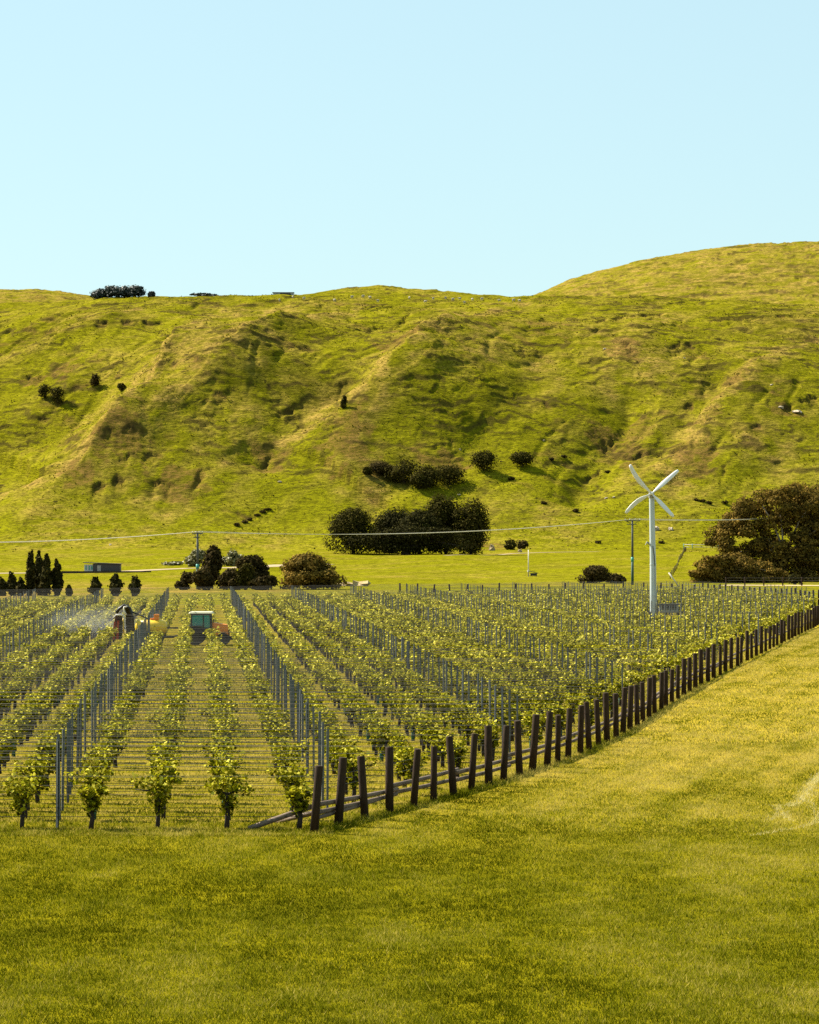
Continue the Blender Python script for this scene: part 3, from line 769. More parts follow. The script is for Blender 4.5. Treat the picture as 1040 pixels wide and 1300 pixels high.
# poplars on the left
G4 = 'poplars at the left far edge of the vineyard'
def poplar(u, w, vtop, vbase, Y, lab, seed, mat='leaf_poplar', n=2400):
    rng = np.random.default_rng(seed)
    x, _, z = at(u, vbase, Y); g = ground(x, Y)
    h = at(0, vtop, Y)[2] - g; W = w * px(Y); lobes = []
    k = 15
    for i in range(k):
        t = i / (k - 1); r = W * .43 * (math.sin(math.pi * (.16 + .80 * t)))**.8 * (.85 + .35 * rng.random())
        lobes.append((W * .09 * rng.standard_normal(), W * .09 * rng.standard_normal(), h * (.10 + .82 * t), max(r, .14 * W), max(r, .14 * W), h * .105))
    tree('poplar_tree', (x, Y, g - .05), lobes, n, .36, M[mat], lab, 'tree', G4, None, seed, trunk_r=.14, trunk_h=h * .9, gap=.1)
poplar(39, 11, 698, 757, 345, 'leftmost of the three tall dark poplars', 101)
poplar(49, 13, 699, 757, 347, 'middle of the three tall dark poplars', 102)
poplar(59, 14, 703, 757, 343, 'bushy right one of the three tall dark poplars', 103)
poplar(72, 14, 710, 757, 344, 'pointed poplar standing just right of the three tall ones', 104)
poplar(15, 13, 725, 757, 344, 'short pointed poplar left of the three tall ones', 105, n=1000)
poplar(3, 14, 733, 757, 344, 'short bushy poplar at the left picture edge', 106, n=900)
poplar(27, 12, 733, 757, 345, 'low poplar filling the gap left of the tall trio', 107, n=900)
poplar(88, 8, 742, 757, 342, 'tiny sapling poplar right of the pointed one', 108, n=500)
poplar(121, 14, 731, 757, 342, 'broad young poplar first of three spaced saplings below the shed', 109, n=900)
poplar(147, 16, 727, 757, 342, 'tallest young poplar in the middle of three saplings below the shed', 110, n=1000)
poplar(171, 14, 730, 757, 342, 'young poplar at the right of three saplings below the shed', 111, n=900)

# big brown gum trees at the right: lobes fill the outline, leaving the gaps where the limbs and the hill show
def inside(poly, u, v):
    c = False; n = len(poly)
    for i in range(n):
        (x0, y0), (x1, y1) = poly[i], poly[i - 1]
        if (y0 > v) != (y1 > v) and u < (x1 - x0) * (v - y0) / (y1 - y0) + x0: c = not c
    return c
def gum(name, u, Y, poly, gaps, k, r0, n, leaf, lab, seed, vbase=740, deep=6., trunk=(.4, 6.5), gap=.0):
    x, _, z = at(u, vbase, Y); g = ground(x, Y); s = px(Y); rng = np.random.default_rng(seed); lobes = []
    P = np.array(poly); lo = P.min(0); hi = P.max(0); tries = 0; used = []
    while len(lobes) < k and tries < 6000:
        tries += 1
        cand = lo + (hi - lo) * rng.random((10, 2))
        if lobes: cand = cand[np.argsort([-min((a - e) ** 2 + (b - f) ** 2 for e, f in used) for a, b in cand])]
        ok_ = [q for q in cand if inside(poly, *q)]
        if not ok_: continue
        lu, lv = ok_[0]; r = r0 * (.65 + .7 * rng.random())
        if not all(inside(poly, lu + dx * r * .35, lv + dv * r * .25) for dx, dv in ((1, 0), (-1, 0), (0, 1), (0, -1))): continue
        if any(((lu - a) / (w + r * .6))**2 + ((lv - b) / (h + r * .4))**2 < 1 for a, b, w, h in gaps): continue
        used.append((lu, lv))
        lobes.append(((lu - u) * s, (rng.random() - .5) * deep, at(0, lv, Y)[2] - g, r * s * 1.15, r * s, r * s * .72))
    return tree(name, (x, Y, g - .05), lobes, n, leaf, M['leaf_brown'], lab, 'tree', None, M['palebark'], seed, trunk_r=trunk[0], trunk_h=trunk[1], gap=gap, inner=.3)
gum('gum_tree', 996, 470, [(893, 688), (910, 668), (930, 650), (938, 634), (962, 626), (985, 616), (1012, 614), (1032, 622), (1046, 640), (1046, 742), (925, 742), (918, 715), (915, 697)],
    [(946, 684, 11, 4), (990, 674, 1, 8)], 150, 10, 52000, .34, 'big spreading brown-leaved gum tree with pale limbs at the right edge', 121)
gum('gum_tree', 1052, 474, [(1015, 640), (1035, 622), (1060, 616), (1090, 630), (1100, 690), (1095, 742), (1015, 742), (1012, 690)], [], 60, 12, 24000, .34, 'brown gum tree cut by the right picture edge behind the bigger one', 122)
gum('gum_shrub', 925, 455, [(879, 742), (880, 722), (895, 708), (920, 703), (945, 706), (975, 716), (1000, 728), (1000, 743)], [], 60, 8.5, 22000, .32, 'low brown thicket spreading left from the foot of the big gum tree', 123, 742, 4., (.15, 2.), .05)

# ------------------------------------------------------------------ vines
rng = np.random.default_rng(77)
def vine_shape(rng, nleaf, leaf):
    C = []; Nn = []
    arms = [-(.22 + .30 * rng.random()), .14 + .20 * rng.random()]
    shoots = []
    for a in arms:
        k = 4
        for i in range(k): shoots.append((a * (i + .6) / k, (rng.random() - .5) * .16, .74 + .05 * rng.random(), (rng.random() - .5) * .36, (rng.random() - .5) * .5, .13 + .30 * rng.random()))
    for i in range(4): shoots.append(((rng.random() - .5) * .2, (rng.random() - .5) * .15, .34 + .3 * rng.random(), (rng.random() - .5) * .5, (rng.random() - .5) * .4, .12 + .1 * rng.random()))
    for i in range(nleaf):
        if i % (5 if nleaf > 200 else 14) == 0:      # short leaves down the trunk
            q = rng.random(); C.append(np.array([rng.normal() * (.05 + .05 * q), rng.normal() * .06, .30 + .45 * q])); Nn.append(rng.standard_normal(3)); continue
        s = shoots[rng.integers(len(shoots))]; t = rng.random()
        c = np.array([s[0] + s[3] * t * .55, s[1] + s[4] * t * .6, s[2] + s[5] * t - .10 * t * t]) + rng.standard_normal(3) * np.array([.06, .09, .06])
        C.append(c); Nn.append(np.array([rng.standard_normal() * .5 + s[3] * .5, rng.standard_normal() * .5, .85]))
    C = np.array(C); V, Fc = leaf_quads(rng, C, np.array(Nn), leaf * (.65 + .7 * rng.random(len(C))), .95, .35, .12)
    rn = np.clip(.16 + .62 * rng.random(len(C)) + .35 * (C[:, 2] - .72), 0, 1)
    return V, Fc, rn, arms
FOL = []; TRK = []
for i in range(14):
    V, Fc, rn, arms = vine_shape(rng, 380, .086)
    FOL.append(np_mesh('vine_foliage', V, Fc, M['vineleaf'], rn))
    mb = MB(); j = lambda: (rng.random() - .5) * .07
    mb.tube([(0, 0, -.05), (j(), j(), .25), (j(), j(), .55), (0, 0, .74)], [.06, .052, .05, .042], 6)
    for a in arms: mb.tube([(0, 0, .70), (a * .35, j() * .4, .77), (a, j() * .4, .79)], [.022, .018, .01], 5)
    TRK.append(mb.mesh('vine_trunk', M['vinebark'], True))
gm = MB().tube([(0, 0, 0), (0, 0, .46)], .052, 8).mesh('vine_guard', M['guard'], True)
steel_mb = MB()
for c, d in (((0, 0, .9), (.008, .044, 2.0)), ((.03, -.0185, .9), (.038, .007, 2.0)), ((.03, .0185, .9), (.038, .007, 2.0))): steel_mb.box(c, d)
POST = steel_mb.mesh('steel_post', M['steel'])
WIRE = MB().tube([(0, 0, 0), (1, 0, 0)], .005, 4).mesh('wire', M['wire'])
WIREF = MB().tube([(0, 0, 0), (1, 0, 0)], .0035, 3, False).mesh('wire', M['wire'])
DRIP = MB().tube([(0, 0, 0), (1, 0, 0)], .0065, 5).mesh('drip_line', M['drip'])

def clearing(x, Y):
    u = 520 + F * x / Y
    return (214 < Y < 246 and 821 < u < 868) or (172 < Y < 181 and (240 < u < 294 or 143 < u < 216) and not (Y < 177 and abs(u - 266) < 8))
def lattice(Y): return -.068 * Y - 3.16
vines = []
GR = 'trellis rows of the vineyard'
for r in range(NROW):
    Y = D0 + ROWS * r
    xl = float(left_x(Y)); xr = float(fence_x(Y)) - (1.0 if r else .35)
    xo = .148 * Y + 2.5
    xe = min(xr, xo)
    if r == 0: lab = 'front trellis row of steel posts and wires along the lawn edge'
    elif r == 1: lab = 'second trellis row from the lawn, just behind the front row'
    elif r == NROW - 1: lab = 'farthest trellis row at the back edge of the vineyard'
    else: lab = 'wire trellis row of grey steel posts among the look-alike rows behind the second'
    root = empty('trellis_row', (xl, Y, 0), lab, 'trellis', GR)
    x0 = lattice(Y); k = math.ceil((xl - x0) / 5.95)
    while x0 + 5.95 * k < xe:
        xp = x0 + 5.95 * k; k += 1
        if r in (2, 3) and abs(xp - (x0)) < .1 and r == 2: pass
        p = put('steel_post', POST, root, (xp - xl + rng.normal() * .05, rng.normal() * .04, rng.normal() * .03 - .02), rng.normal() * .3)
        p.rotation_euler = (rng.normal() * .008, rng.normal() * .012, rng.normal() * .35)
    hs = (.76, 1.15, 1.5, 1.84) if r < 26 else ((.76, 1.3, 1.84) if r < 45 else (1.3, 1.84))
    for h in hs:
        w = put('wire', WIRE if r < 40 else WIREF, root, (0, .036, h + rng.normal() * .012)); w.scale = (xe - xl, 1, 1)
        w.rotation_euler = (0, rng.normal() * .0006, 0)
    if r < 48:
        w = put('drip_line', DRIP, root, (0, -.04, .27 + rng.normal() * .03)); w.scale = (xe - xl, 1, 1); w.rotation_euler = (0, rng.normal() * .0012, 0)
    m0 = math.ceil((xl - x0) / (5.95 / 4) - .5); xx = x0 + 5.95 / 4 * (m0 + .5)
    while xx < xe:
        if abs(xx) < .1392 * Y + .8 and rng.random() > .035 and not clearing(xx, Y): vines.append((r, xx + rng.normal() * .06, Y + rng.normal() * .05))
        xx += 5.95 / 4
near = vines[:300]; farv = vines[300:]
GV = 'grapevines of the vineyard'
nth = ['leftmost', 'second from the left', 'third from the left', 'fourth from the left', 'fifth from the left', 'sixth from the left', 'seventh from the left']
front = 0
for i, (r, x, Y) in enumerate(near):
    if r == 0:
        lab = 'grapevine %s in the front row at the lawn edge' % nth[min(front, 6)]; front += 1
    else: lab = 'leafy yellow-green grapevine among the look-alike vines behind the front row'
    root = empty('grapevine', (x, Y, 0), lab, 'grapevine', GV, (rng.random() - .5) * .3 + (math.pi if rng.random() < .5 else 0))
    s = .88 + .26 * rng.random(); root.scale = (s, s, .92 + .2 * rng.random())
    q = rng.integers(14)
    put('foliage', FOL[q], root); put('trunk', TRK[q], root)
    if rng.random() < .2: put('vine_guard', gm, root, (.0, .0, .0))
# the several thousand vines farther back
Vs = []; Fs = []; Rs = []; tv = []; tf = []; b = 0; tb = 0
for tier, (d0, d1, nl, lf) in enumerate(((0, 170, 130, .118), (170, 240, 84, .145), (240, 500, 58, .175))):
    src = [vine_shape(rng, nl, lf)[:3] for _ in range(24)]
    for (r, x, Y) in farv:
        if not (d0 <= Y < d1): continue
        V, Fc, rn = src[rng.integers(24)]
        a = rng.random() < .5; s = .82 + .26 * rng.random()
        V2 = V * np.array([(-1 if a else 1) * s * 1.05, s, .95 + .22 * rng.random()]) + np.array([x, Y, 0])
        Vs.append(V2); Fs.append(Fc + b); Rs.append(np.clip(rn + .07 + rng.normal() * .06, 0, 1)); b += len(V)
        w = .055 + .015 * tier
        tv.append(np.array([(x - w, Y - w, 0), (x + w, Y - w, 0), (x, Y + w, 0), (x - w * .8, Y - w * .8, .76), (x + w * .8, Y - w * .8, .76), (x, Y + w * .8, .76)]))
        tf.append(np.array([(0, 1, 4, 3), (1, 2, 5, 4), (2, 0, 3, 5)]) + tb); tb += 6
fv = put('distant_grapevines', np_mesh('distant_grapevines', np.concatenate(Vs + tv), np.concatenate(Fs + [t + b for t in tf]), None, np.concatenate(Rs + [np.zeros(tb // 2)])))
fv.data.materials.append(M['vineleaf']); fv.data.materials.append(M['vinebark'])
mi = np.zeros(len(fv.data.polygons), np.int32); mi[sum(len(f) for f in Fs):] = 1
fv.data.polygons.foreach_set('material_index', mi)
tag(fv, 'thousands of small yellow-green vines receding to the far end of the vineyard', 'grapevines', GV, 'stuff')

# ------------------------------------------------------------------ timber fence along the lawn
FP = np.array(FC); seg = np.hypot(*(FP[1:] - FP[:-1]).T); cum = np.concatenate([[0], np.cumsum(seg)])
def fpt(s): return np.array([np.interp(s, cum, FP[:, 1]), np.interp(s, cum, FP[:, 0])])
def post_mesh(h, r, name='fence_post'):
    mb = MB(); mb.tube([(0, 0, -.1), (0, 0, h * .5), (0, 0, h - .02), (0, 0, h)], [r * 1.04, r, r * .97, r * .9], 12)
    return mb.mesh(name, M['timber'], False)
PM = [post_mesh(1.42 + .05 * (i - 2), .078 + .005 * i) for i in range(5)]
for me in PM: me.polygons.foreach_set('use_smooth', [len(p.vertices) == 4 for p in me.polygons])
fence = empty('timber_fence', (FP[0, 1], FP[0, 0], 0), 'dark round-post timber fence curving between the vines and the lawn', 'fence')
base = Vector((FP[0, 1], FP[0, 0], 0))
s = .35; spos = []
while True:
    p = fpt(s)
    if p[1] > 283: break
    spos.append(s)
    o = put('fence_post', PM[rng.integers(5)], fence, (p[0] - base.x + rng.normal() * .02, p[1] - base.y, rng.normal() * .03))
    fade = 1 if p[1] < 80 else max(.12, 1 - (p[1] - 80) / 40)
    o.rotation_euler = (rng.normal() * .012 * fade, fade * ((.075 + rng.normal() * .009)), rng.random() * 6)
    s += (1.62 if p[1] < 76 else 1.62 + 1.75 * float(sstep(76, 140, p[1]))) * (1 + rng.normal() * .014)
def frail(s0, s1, h0, h1, r, off):
    a = fpt(s0); c = fpt(s1); d = (c - a); d /= np.linalg.norm(d); n = np.array([-d[1], d[0]]) * off
    m = (a + c) / 2
    mb = MB().tube([(a[0] + n[0] - base.x, a[1] + n[1] - base.y, h0), (m[0] + n[0] - base.x, m[1] + n[1] - base.y, (h0 + h1) / 2 - .015), (c[0] + n[0] - base.x, c[1] + n[1] - base.y, h1)], [r, r * .96, r * .9], 8)
    put('rail', mb.mesh('rail', M['rail'], True), fence)
L0 = 1.2; k = 0
s = L0
while s < cum[-1] and fpt(s)[1] < 275:
    s2 = s + 5.0
    for j, (h, off) in enumerate(((.52, .17), (.36, .19), (.20, .18))):
        if j == 2 and fpt(s)[1] > 66: continue
        if fpt(s)[1] > 150 and j == 1: continue
        dh = rng.normal() * .03
        frail(s - .15, s2 + .15, h + dh, h + dh + rng.normal() * .05, (.055, .052, .045)[j], off + .06 * (k % 2))
    s = s2; k += 1
# end braces running down to the turf
for (u0, v0, h1, s1, r) in ((316, 1054, .54, 1.3, .06), (352, 1045, .37, 1.3, .055)):
    a = at(u0, v0, 6.1 * F / (v0 - 688)); c = fpt(s1); nrm = (-.16, .1)
    mb = MB().tube([(a[0] - base.x, a[1] - base.y, .04), (c[0] + nrm[0] - base.x, c[1] + nrm[1] - base.y, h1)], [r * .95, r], 8)
    put('end_brace', mb.mesh('end_brace', M['rail'], True), fence)
for h in (.85, 1.08):
    for q in range(0, 60, 4):
        s0 = .35 + q * 1.9; a = fpt(s0); c = fpt(s0 + 7.6)
        if c[1] > 200: break
        put('fence_wire', MB().tube([(a[0] - .12 - base.x, a[1] - base.y, h), (c[0] - .12 - base.x, c[1] - base.y, h)], .005, 4).mesh('fence_wire', M['wire']), fence)
# back fence
s = float(np.interp(284, FP[:, 0], cum)); bf0 = fpt(s)
bfence = empty('boundary_fence', (bf0[0], bf0[1], 0), 'thin-post boundary fence round the far right corner of the vineyard', 'fence')
BP = MB().tube([(0, 0, -.1), (0, 0, 1.5), (0, 0, 1.53)], [.10, .095, .08], 8).mesh('fence_post', M['timber'], True)
pp = []
while s < cum[-1]:
    p = fpt(s); pp.append(p)
    o = put('fence_post', BP, bfence, (p[0] - bf0[0], p[1] - bf0[1], rng.normal() * .08)); o.rotation_euler = (0, rng.normal() * .03, 0)
    s += 2.3
for h in (.4, .75, 1.1, 1.4):
    put('fence_wire', MB().tube([(p[0] - bf0[0], p[1] - bf0[1], h) for p in pp[::2]], .012, 4).mesh('fence_wire', M['wire']), bfence)
# farm fence on the dry bank at the right
ff = empty('paddock_fence', (44, 424, ground(44, 424)), 'short run of brown paddock posts on the dry bank at the right', 'fence')
for i in range(7):
    put('fence_post', BP, ff, (i * 2.6, -i * .3, -.3)); 
for h in (.35, .75, 1.1): put('fence_wire', MB().tube([(0, 0, h), (15.6, -1.8, h)], .012, 4).mesh('fence_wire', M['wire']), ff)
# paddock line up the slope
a = hit(851, 735, None, 420); c = hit(871, 700, None, 420)
pf = empty('hill_fence', (a[0], a[1], a[2]), 'line of small posts climbing from the vineyard corner towards the pale gate', 'fence')
TP = MB().tube([(0, 0, -.1), (0, 0, 1.15)], [.09, .08], 6).mesh('fence_post', M['timber'], True)
nP = 16; pts = []
for i in range(nP):
    t = i / (nP - 1); x = a[0] + (c[0] - a[0]) * t; y = a[1] + (c[1] - a[1]) * t; z = ground(x, y); pts.append((x - a[0], y - a[1], z - a[2]))
    put('fence_post', TP, pf, pts[-1])
for h in (.5, 1.0): put('fence_wire', MB().tube([(p[0], p[1], p[2] + h) for p in pts], .014, 4).mesh('fence_wire', M['wire']), pf)
# pale pipe gate at its head
g0 = hit(868, 697, None, 420); g1 = at(912, 699, g0[1])
gt = empty('farm_gate', g0, 'pale pipe rail gate at the top of the small fence line', 'gate')
wd = g1[0] - g0[0]
put('rail', MB().tube([(0, 0, 1.1), (wd, 0, 1.0)], .07, 6).mesh('rail', M['hose'], True), gt)
put('rail', MB().tube([(0, 0, .5), (wd, 0, .45)], .05, 6).mesh('rail', M['hose'], True), gt)
for q in (0, .25, 1.): put('gate_post', MB().tube([(wd * q, 0, -.1), (wd * q, 0, 1.3)], .09, 6).mesh('gate_post', M['teal'], True), gt)
# leaning white stay at the vineyard corner
p0 = at(862, 743, 412); p1 = at(849, 727, 412)
st = tag(MB().tube([(0, 0, -.2), (p1[0] - p0[0], 0, p1[2] - p0[2])], .09, 8).build('leaning_pole', M['hose'], None, (p0[0], 412, p0[2]), True), 'pale pole leaning left over the fence near the wind machine', 'pole')
p0 = at(260, 752, 400); p1 = at(256, 741, 400)
tag(MB().tube([(0, 0, -.3), (p1[0] - p0[0], 0, p1[2] - p0[2])], .08, 8).build('end_stay', M['hose'], None, (p0[0], 400, p0[2]), True), 'short pale leaning stake just right of the nearer power pole', 'stake')

# ------------------------------------------------------------------ wind machine
WY = 243.5
wx, _, _ = at(829.5, 785, WY)
wm = empty('wind_machine', (wx, WY, 0), 'tall pale frost fan with four white blades standing among the vines', 'wind machine')
s = px(WY); hub_z = at(0, 627, WY)[2]
JZ = 4.3
mb = MB(); mb.tube([(0, 0, 0), (-.02, 0, JZ)], [.27, .25], 24, False)
mb.build('mast_base', M['mast'], wm, smooth=True)
mb = MB(); mb.tube([(-.02, 0, JZ + .003), (-.12, 0, hub_z - .35)], [.243, .205], 24, False); mb.build('mast', M['mast'], wm, smooth=True)
for zz, r in ((.06, .36), (JZ, .266), (hub_z - .42, .235)):
    MB().tube([(-.02 * zz / JZ, 0, zz - .04), (-.02 * zz / JZ, 0, zz + .04)], r, 24).build('flange', M['mast'], wm)
hx = -.14
mb = MB(); mb.box((hx, .05, hub_z - .12), (.40, .62, .42)); mb.build('gearbox', M['boxgrey'], wm, bevel=.04)
# rotor disc tilts: axis toward the camera, slightly down
hubc = Vector((hx - .02, -.48, hub_z + .02))
mb = MB(); mb.tube([hubc + Vector((0, .24, 0)), hubc + Vector((0, -.10, 0)), hubc + Vector((0, -.16, 0))], [.12, .14, .07], 16); hubo = mb.build('hub', M['white'], wm, smooth=True)
def blade(ang, L, curve, name='blade'):
    secs = []; n = 12
    for i in range(n + 1):
        t = i / n; r = .08 + (L - .08) * t
        ch = float(np.interp(t, [0, .12, .35, .6, .9, .97, 1], [.13, .19, .39, .37, .29, .26, .18]))
        th = .07 * (1 - .6 * t) + .02; tw = R(30 - 16 * t)
        off = curve * math.sin(math.pi * t) * .18
        ring = []
        for q in range(10):
            an = 2 * math.pi * q / 10; cx = math.cos(an) * ch / 2; cy = math.sin(an) * th / 2
            yy = cx * math.sin(tw) + cy * math.cos(tw); xx = cx * math.cos(tw) - cy * math.sin(tw)
            ring.append((r, yy - .04 * t, xx + off))
        secs.append(ring)
    ca, sa = math.cos(ang), math.sin(ang)
    vs = []; fs = []
    for ring in secs:
        for (rr, yy, pp_) in ring: vs.append(hubc + Vector((rr * ca - pp_ * sa, yy - .03, rr * sa + pp_ * ca)))
    for i in range(n):
        for q in range(10):
            k = (q + 1) % 10; fs.append((i * 10 + q, i * 10 + k, i * 10 + 10 + k, i * 10 + 10 + q))
    fs.append(tuple(range(9, -1, -1))); fs.append(tuple(n * 10 + q for q in range(10)))
    MB().add(vs, fs).build(name, M['white'], wm, smooth=True)
for (tu, tv_, cv) in ((797.5, 590, 1), (859, 597, 0), (792, 651.5, -1), (853, 656, 0)):
    du = (tu - 825.2) * s; dv = (626.5 - tv_) * s
    blade(math.atan2(dv, du), math.hypot(du, dv), cv)
# control arm lamp on the mast and stained lead down its side
zb = at(0, 690, WY)[2]
mb = MB(); mb.tube([(-.3, -.05, zb - .1), (-.52, -.12, zb + .12), (-.62, -.12, zb - .12)], [.05, .06, .04], 8); mb.box((-.44, -.1, zb + .06), (.2, .16, .12)); mb.build('sensor_arm', M['boxgrey'], wm)
mb = MB(); mb.tube([(-.06, -.265, zb - .2), (.06, -.262, zb - .9), (.10, -.26, zb - 1.5), (.10, -.26, zb - 1.75)], .03, 6); mb.build('cable', M['dark'], wm)
mb = MB(); mb.tube([(.15, -.25, .3), (.13, -.23, zb - 1.6)], .018, 6); mb.build('conduit', M['boxgrey'], wm)
# engine cabinet on legs beside the mast
bx = (849 - 520) * s; bz0 = .45; bz1 = at(0, 768, WY)[2]
eb = empty('engine_cabinet', (bx, WY, 0), 'grey engine cabinet with flat lid right of the wind machine mast', 'cabinet')
MB().box((0, 0, (bz0 + bz1) / 2), (1.5, 1.0, bz1 - bz0)).build('body', M['boxgrey'], eb, bevel=.03)
MB().box((-.02, 0, bz1 + .045), (1.75, 1.15, .08)).build('lid', M['shedroof'], eb, bevel=.02)
for sx in (-1, 1):
    for sy in (-1, 1): MB().box((sx * .68, sy * .42, bz0 / 2 - .002), (.08, .08, bz0)).build('leg', M['dark'], eb)
for k in range(6): MB().box((-.5 + k * .2, -.515, .9), (.13, .02, .35)).build('vent', M['dark'], eb)
MB().tube([(-.75, 0, bz1 - .1), (-.95, 0, bz1 - .1), (-.95, 0, .2)], .05, 8).build('pipe', M['hose'], eb, smooth=True)

# ------------------------------------------------------------------ power poles and line
def power_pole(u, vt, Y, lab, wide, hgreen):
    x = (u - 520) * px(Y); g = ground(x, Y); top = at(0, vt, Y)[2]; H = top - g
    r = empty('power_pole', (x, Y, g), lab, 'power pole', 'power poles')
    MB().tube([(0, 0, -.3), (0, 0, hgreen)], [.20, .185], 10).build('pole_base', M['polegreen'], r, smooth=True)
    MB().tube([(0, 0, hgreen + .003), (0, 0, H)], [.175, .125], 10).build('pole', M['pole'], r, smooth=True)
    MB().tube([(0, 0, hgreen - .3), (0, 0, hgreen + .35)], .205, 12).build('band', M['teal'], r, smooth=True)
    MB().box((0, -.17, H - .12), (wide, .10, .13)).build('crossarm', M['pole'], r)
    MB().box((-.1, -.17, H - .62), (wide * .62, .09, .10)).build('crossarm', M['pole'], r)
    for k in (-.47, -.18, .18, .47): MB().tube([(k * wide, -.17, H - .05), (k * wide, -.17, H + .10), (k * wide, -.17, H + .16)], [.035, .05, .03], 8).build('insulator', M['insul'], r, smooth=True)
    for sx in (-1, 1): MB().tube([(0, -.14, H - .85), (sx * wide * .33, -.17, H - .18)], .025, 6).build('brace', M['dark'], r)
    return x, Y, top
P1 = power_pole(251, 676, 392, 'nearer power pole left of the middle, standing before dark trees', 1.35, 2.9)
P2 = power_pole(803, 660, 432, 'power pole left of the wind machine with wide crossarm', 2.2, 3.6)
P0 = (-88., 392., 7.2); P3 = (84., 520., 12.0)
for k, off in ((0, -.5), (1, .5)):
    pts = []
    def span(a, c, sag, n=24):
        for i in range(n + (0 if c is not P3 else 1)):
            t = i / n; pts.append((a[0] + (c[0] - a[0]) * t + off * .9, a[1] + (c[1] - a[1]) * t - .17 + off * .25, a[2] + (c[2] - a[2]) * t + .1 - 4 * sag * t * (1 - t) + off * .10))
    span(P0, P1, 1.35); span(P1, P2, 1.0 + .12 * k); span(P2, P3, .9)
    tag(MB().tube(pts, .034, 5).build('power_line', M['cable'], None, (0, 0, 0), True), ('upper' if k else 'lower') + ' pale overhead wire strung between the power poles', 'power line', 'overhead wires')
MB_off = power_pole(520 + P3[0] / px(P3[1]), 644, 520, 'power pole hidden past the right edge behind the gum trees', 2.0, 3.0)

# ------------------------------------------------------------------ tractor and sprayer
TY = 180.2; ts = px(TY)
tx = (256 - 520) * ts
tr = empty('tractor', (tx, TY, 0), 'small vineyard tractor with cream cab roof and orange bonnet between vine rows', 'tractor')
top = 1.98
MB().box((0, 0, top - .05), (1.46, 1.26, .12), taper=.88).build('cab_roof', M['cream'], tr, bevel=.03)
mb = MB()
for sx, sy in ((-1, -1), (1, -1), (1, 1), (-1, 1)):
    mb.tube([(sx * .60, sy * .54, .95), (sx * .54, sy * .48, top - .1)], .05, 6)
mb.box((0, -.5, 1.02), (1.24, .06, .08)); mb.box((0, .5, 1.02), (1.24, .06, .08)); mb.box((.58, 0, 1.02), (.06, 1.0, .08)); mb.box((-.58, 0, 1.02), (.06, 1.0, .08)); mb.tube([(.16, -.53, 1.0), (.14, -.50, top - .1)], .04, 6); mb.box((0, -.50, top - .14), (1.2, .07, .09))
mb.build('cab_frame', M['black'], tr)
for (c, d) in (((0, -.505, 1.45), (1.04, .012, .8)), ((0, .505, 1.45), (1.04, .012, .8)), ((.565, 0, 1.45), (.012, .92, .8)), ((-.565, 0, 1.45), (.012, .92, .8))):
    MB().box(c, d).build('window', M['glass'], tr)
mb = MB(); mb.box((-.15, 0, 1.12), (.45, .5, .1)); mb.box((-.36, 0, 1.38), (.1, .5, .5)); mb.build('seat', M['black'], tr, bevel=.03)
MB().tube([(.45, 0, 1.0), (.28, 0, 1.35)], .025, 6).build('steering_column', M['black'], tr)
MB().box((0, 0, .74), (1.28, 1.05, .52)).build('cab_body', M['dark'], tr, bevel=.04)
mb = MB(); mb.add([(.64, -.36, .55), (1.62, -.32, .55), (1.62, .32, .55), (.64, .36, .55), (.64, -.34, 1.36), (1.55, -.28, 1.22), (1.55, .28, 1.22), (.64, .34, 1.36)],
    [(3, 2, 1, 0), (4, 5, 6, 7), (0, 1, 5, 4), (1, 2, 6, 5), (2, 3, 7, 6), (3, 0, 4, 7)]); mb.build('bonnet', M['orange'], tr, bevel=.05)
MB().box((1.64, 0, .75), (.04, .5, .36)).build('grille', M['black'], tr)
MB().tube([(-.58, -.42, top - .05), (-.60, -.42, top + .35)], .03, 8).build('exhaust', M['black'], tr)
MB().box((.75, -.66, 1.45), (.05, .12, .22)).build('mirror', M['black'], tr)
MB().box((1.05, 0, .42), (1.7, .42, .22)).build('chassis', M['dark'], tr)
def wheel(parent, x, y, r, w, rim):
    wmb = MB().tube([(x, y - w / 2, r), (x, y - w / 2 + .04, r), (x, y + w / 2 - .04, r), (x, y + w / 2, r)], [r * .9, r, r, r * .9], 20); t = wmb.build('wheel', M['rubber'], parent)
    MB().tube([(x, y - w / 2 - .015, r), (x, y + w / 2 + .015, r)], r * .52, 14).build('rim', rim, t)
for sy in (-1, 1):
    wheel(tr, -.35, sy * .60, .56, .30, M['dark']); wheel(tr, 1.30, sy * .50, .38, .24, M['dark'])
    MB().box((-.35, sy * .6, 1.15), (.9, .32, .05)).build('mudguard', M['dark'], tr)
# sprayer behind it
sx0 = (190 - 520) * ts
sp = empty('sprayer', (sx0, TY, 0), 'yellow tank vineyard sprayer with tall black arched arms trailing the tractor', 'sprayer')
mb = MB(); mb.tube([(-.82, 0, 1.08), (-.72, 0, 1.08), (.65, 0, 1.08), (.95, 0, 1.08), (1.05, 0, 1.08)], [.22, .42, .44, .36, .2], 18); mb.build('tank', M['yellow'], sp, smooth=True)
MB().tube([(.15, 0, 1.48), (.15, 0, 1.60)], .14, 12).build('tank_lid', M['orange'], sp)
MB().box((.42, -.05, 1.66), (.30, .28, .34)).build('pump_box', M['orange'], sp, bevel=.02)
mb = MB(); mb.box((.2, -.28, .5), (2.5, .09, .12)); mb.box((.2, .28, .5), (2.5, .09, .12)); mb.box((-.9, 0, .5), (.1, .65, .12)); mb.build('frame', M['dark'], sp)
MB().tube([(1.3, 0, .5), (2.1, 0, .62), ((256 - 520) * ts - .62 - sx0, 0, .62)], .05, 8).build('drawbar', M['dark'], sp)
MB().box((1.25, 0, 1.02), (.9, .1, .08)).build('support_bar', M['black'], sp)
for sy in (-1, 1): wheel(sp, -.05, sy * .52, .42, .24, M['dark'])
ax = (157 - 520) * ts - sx0
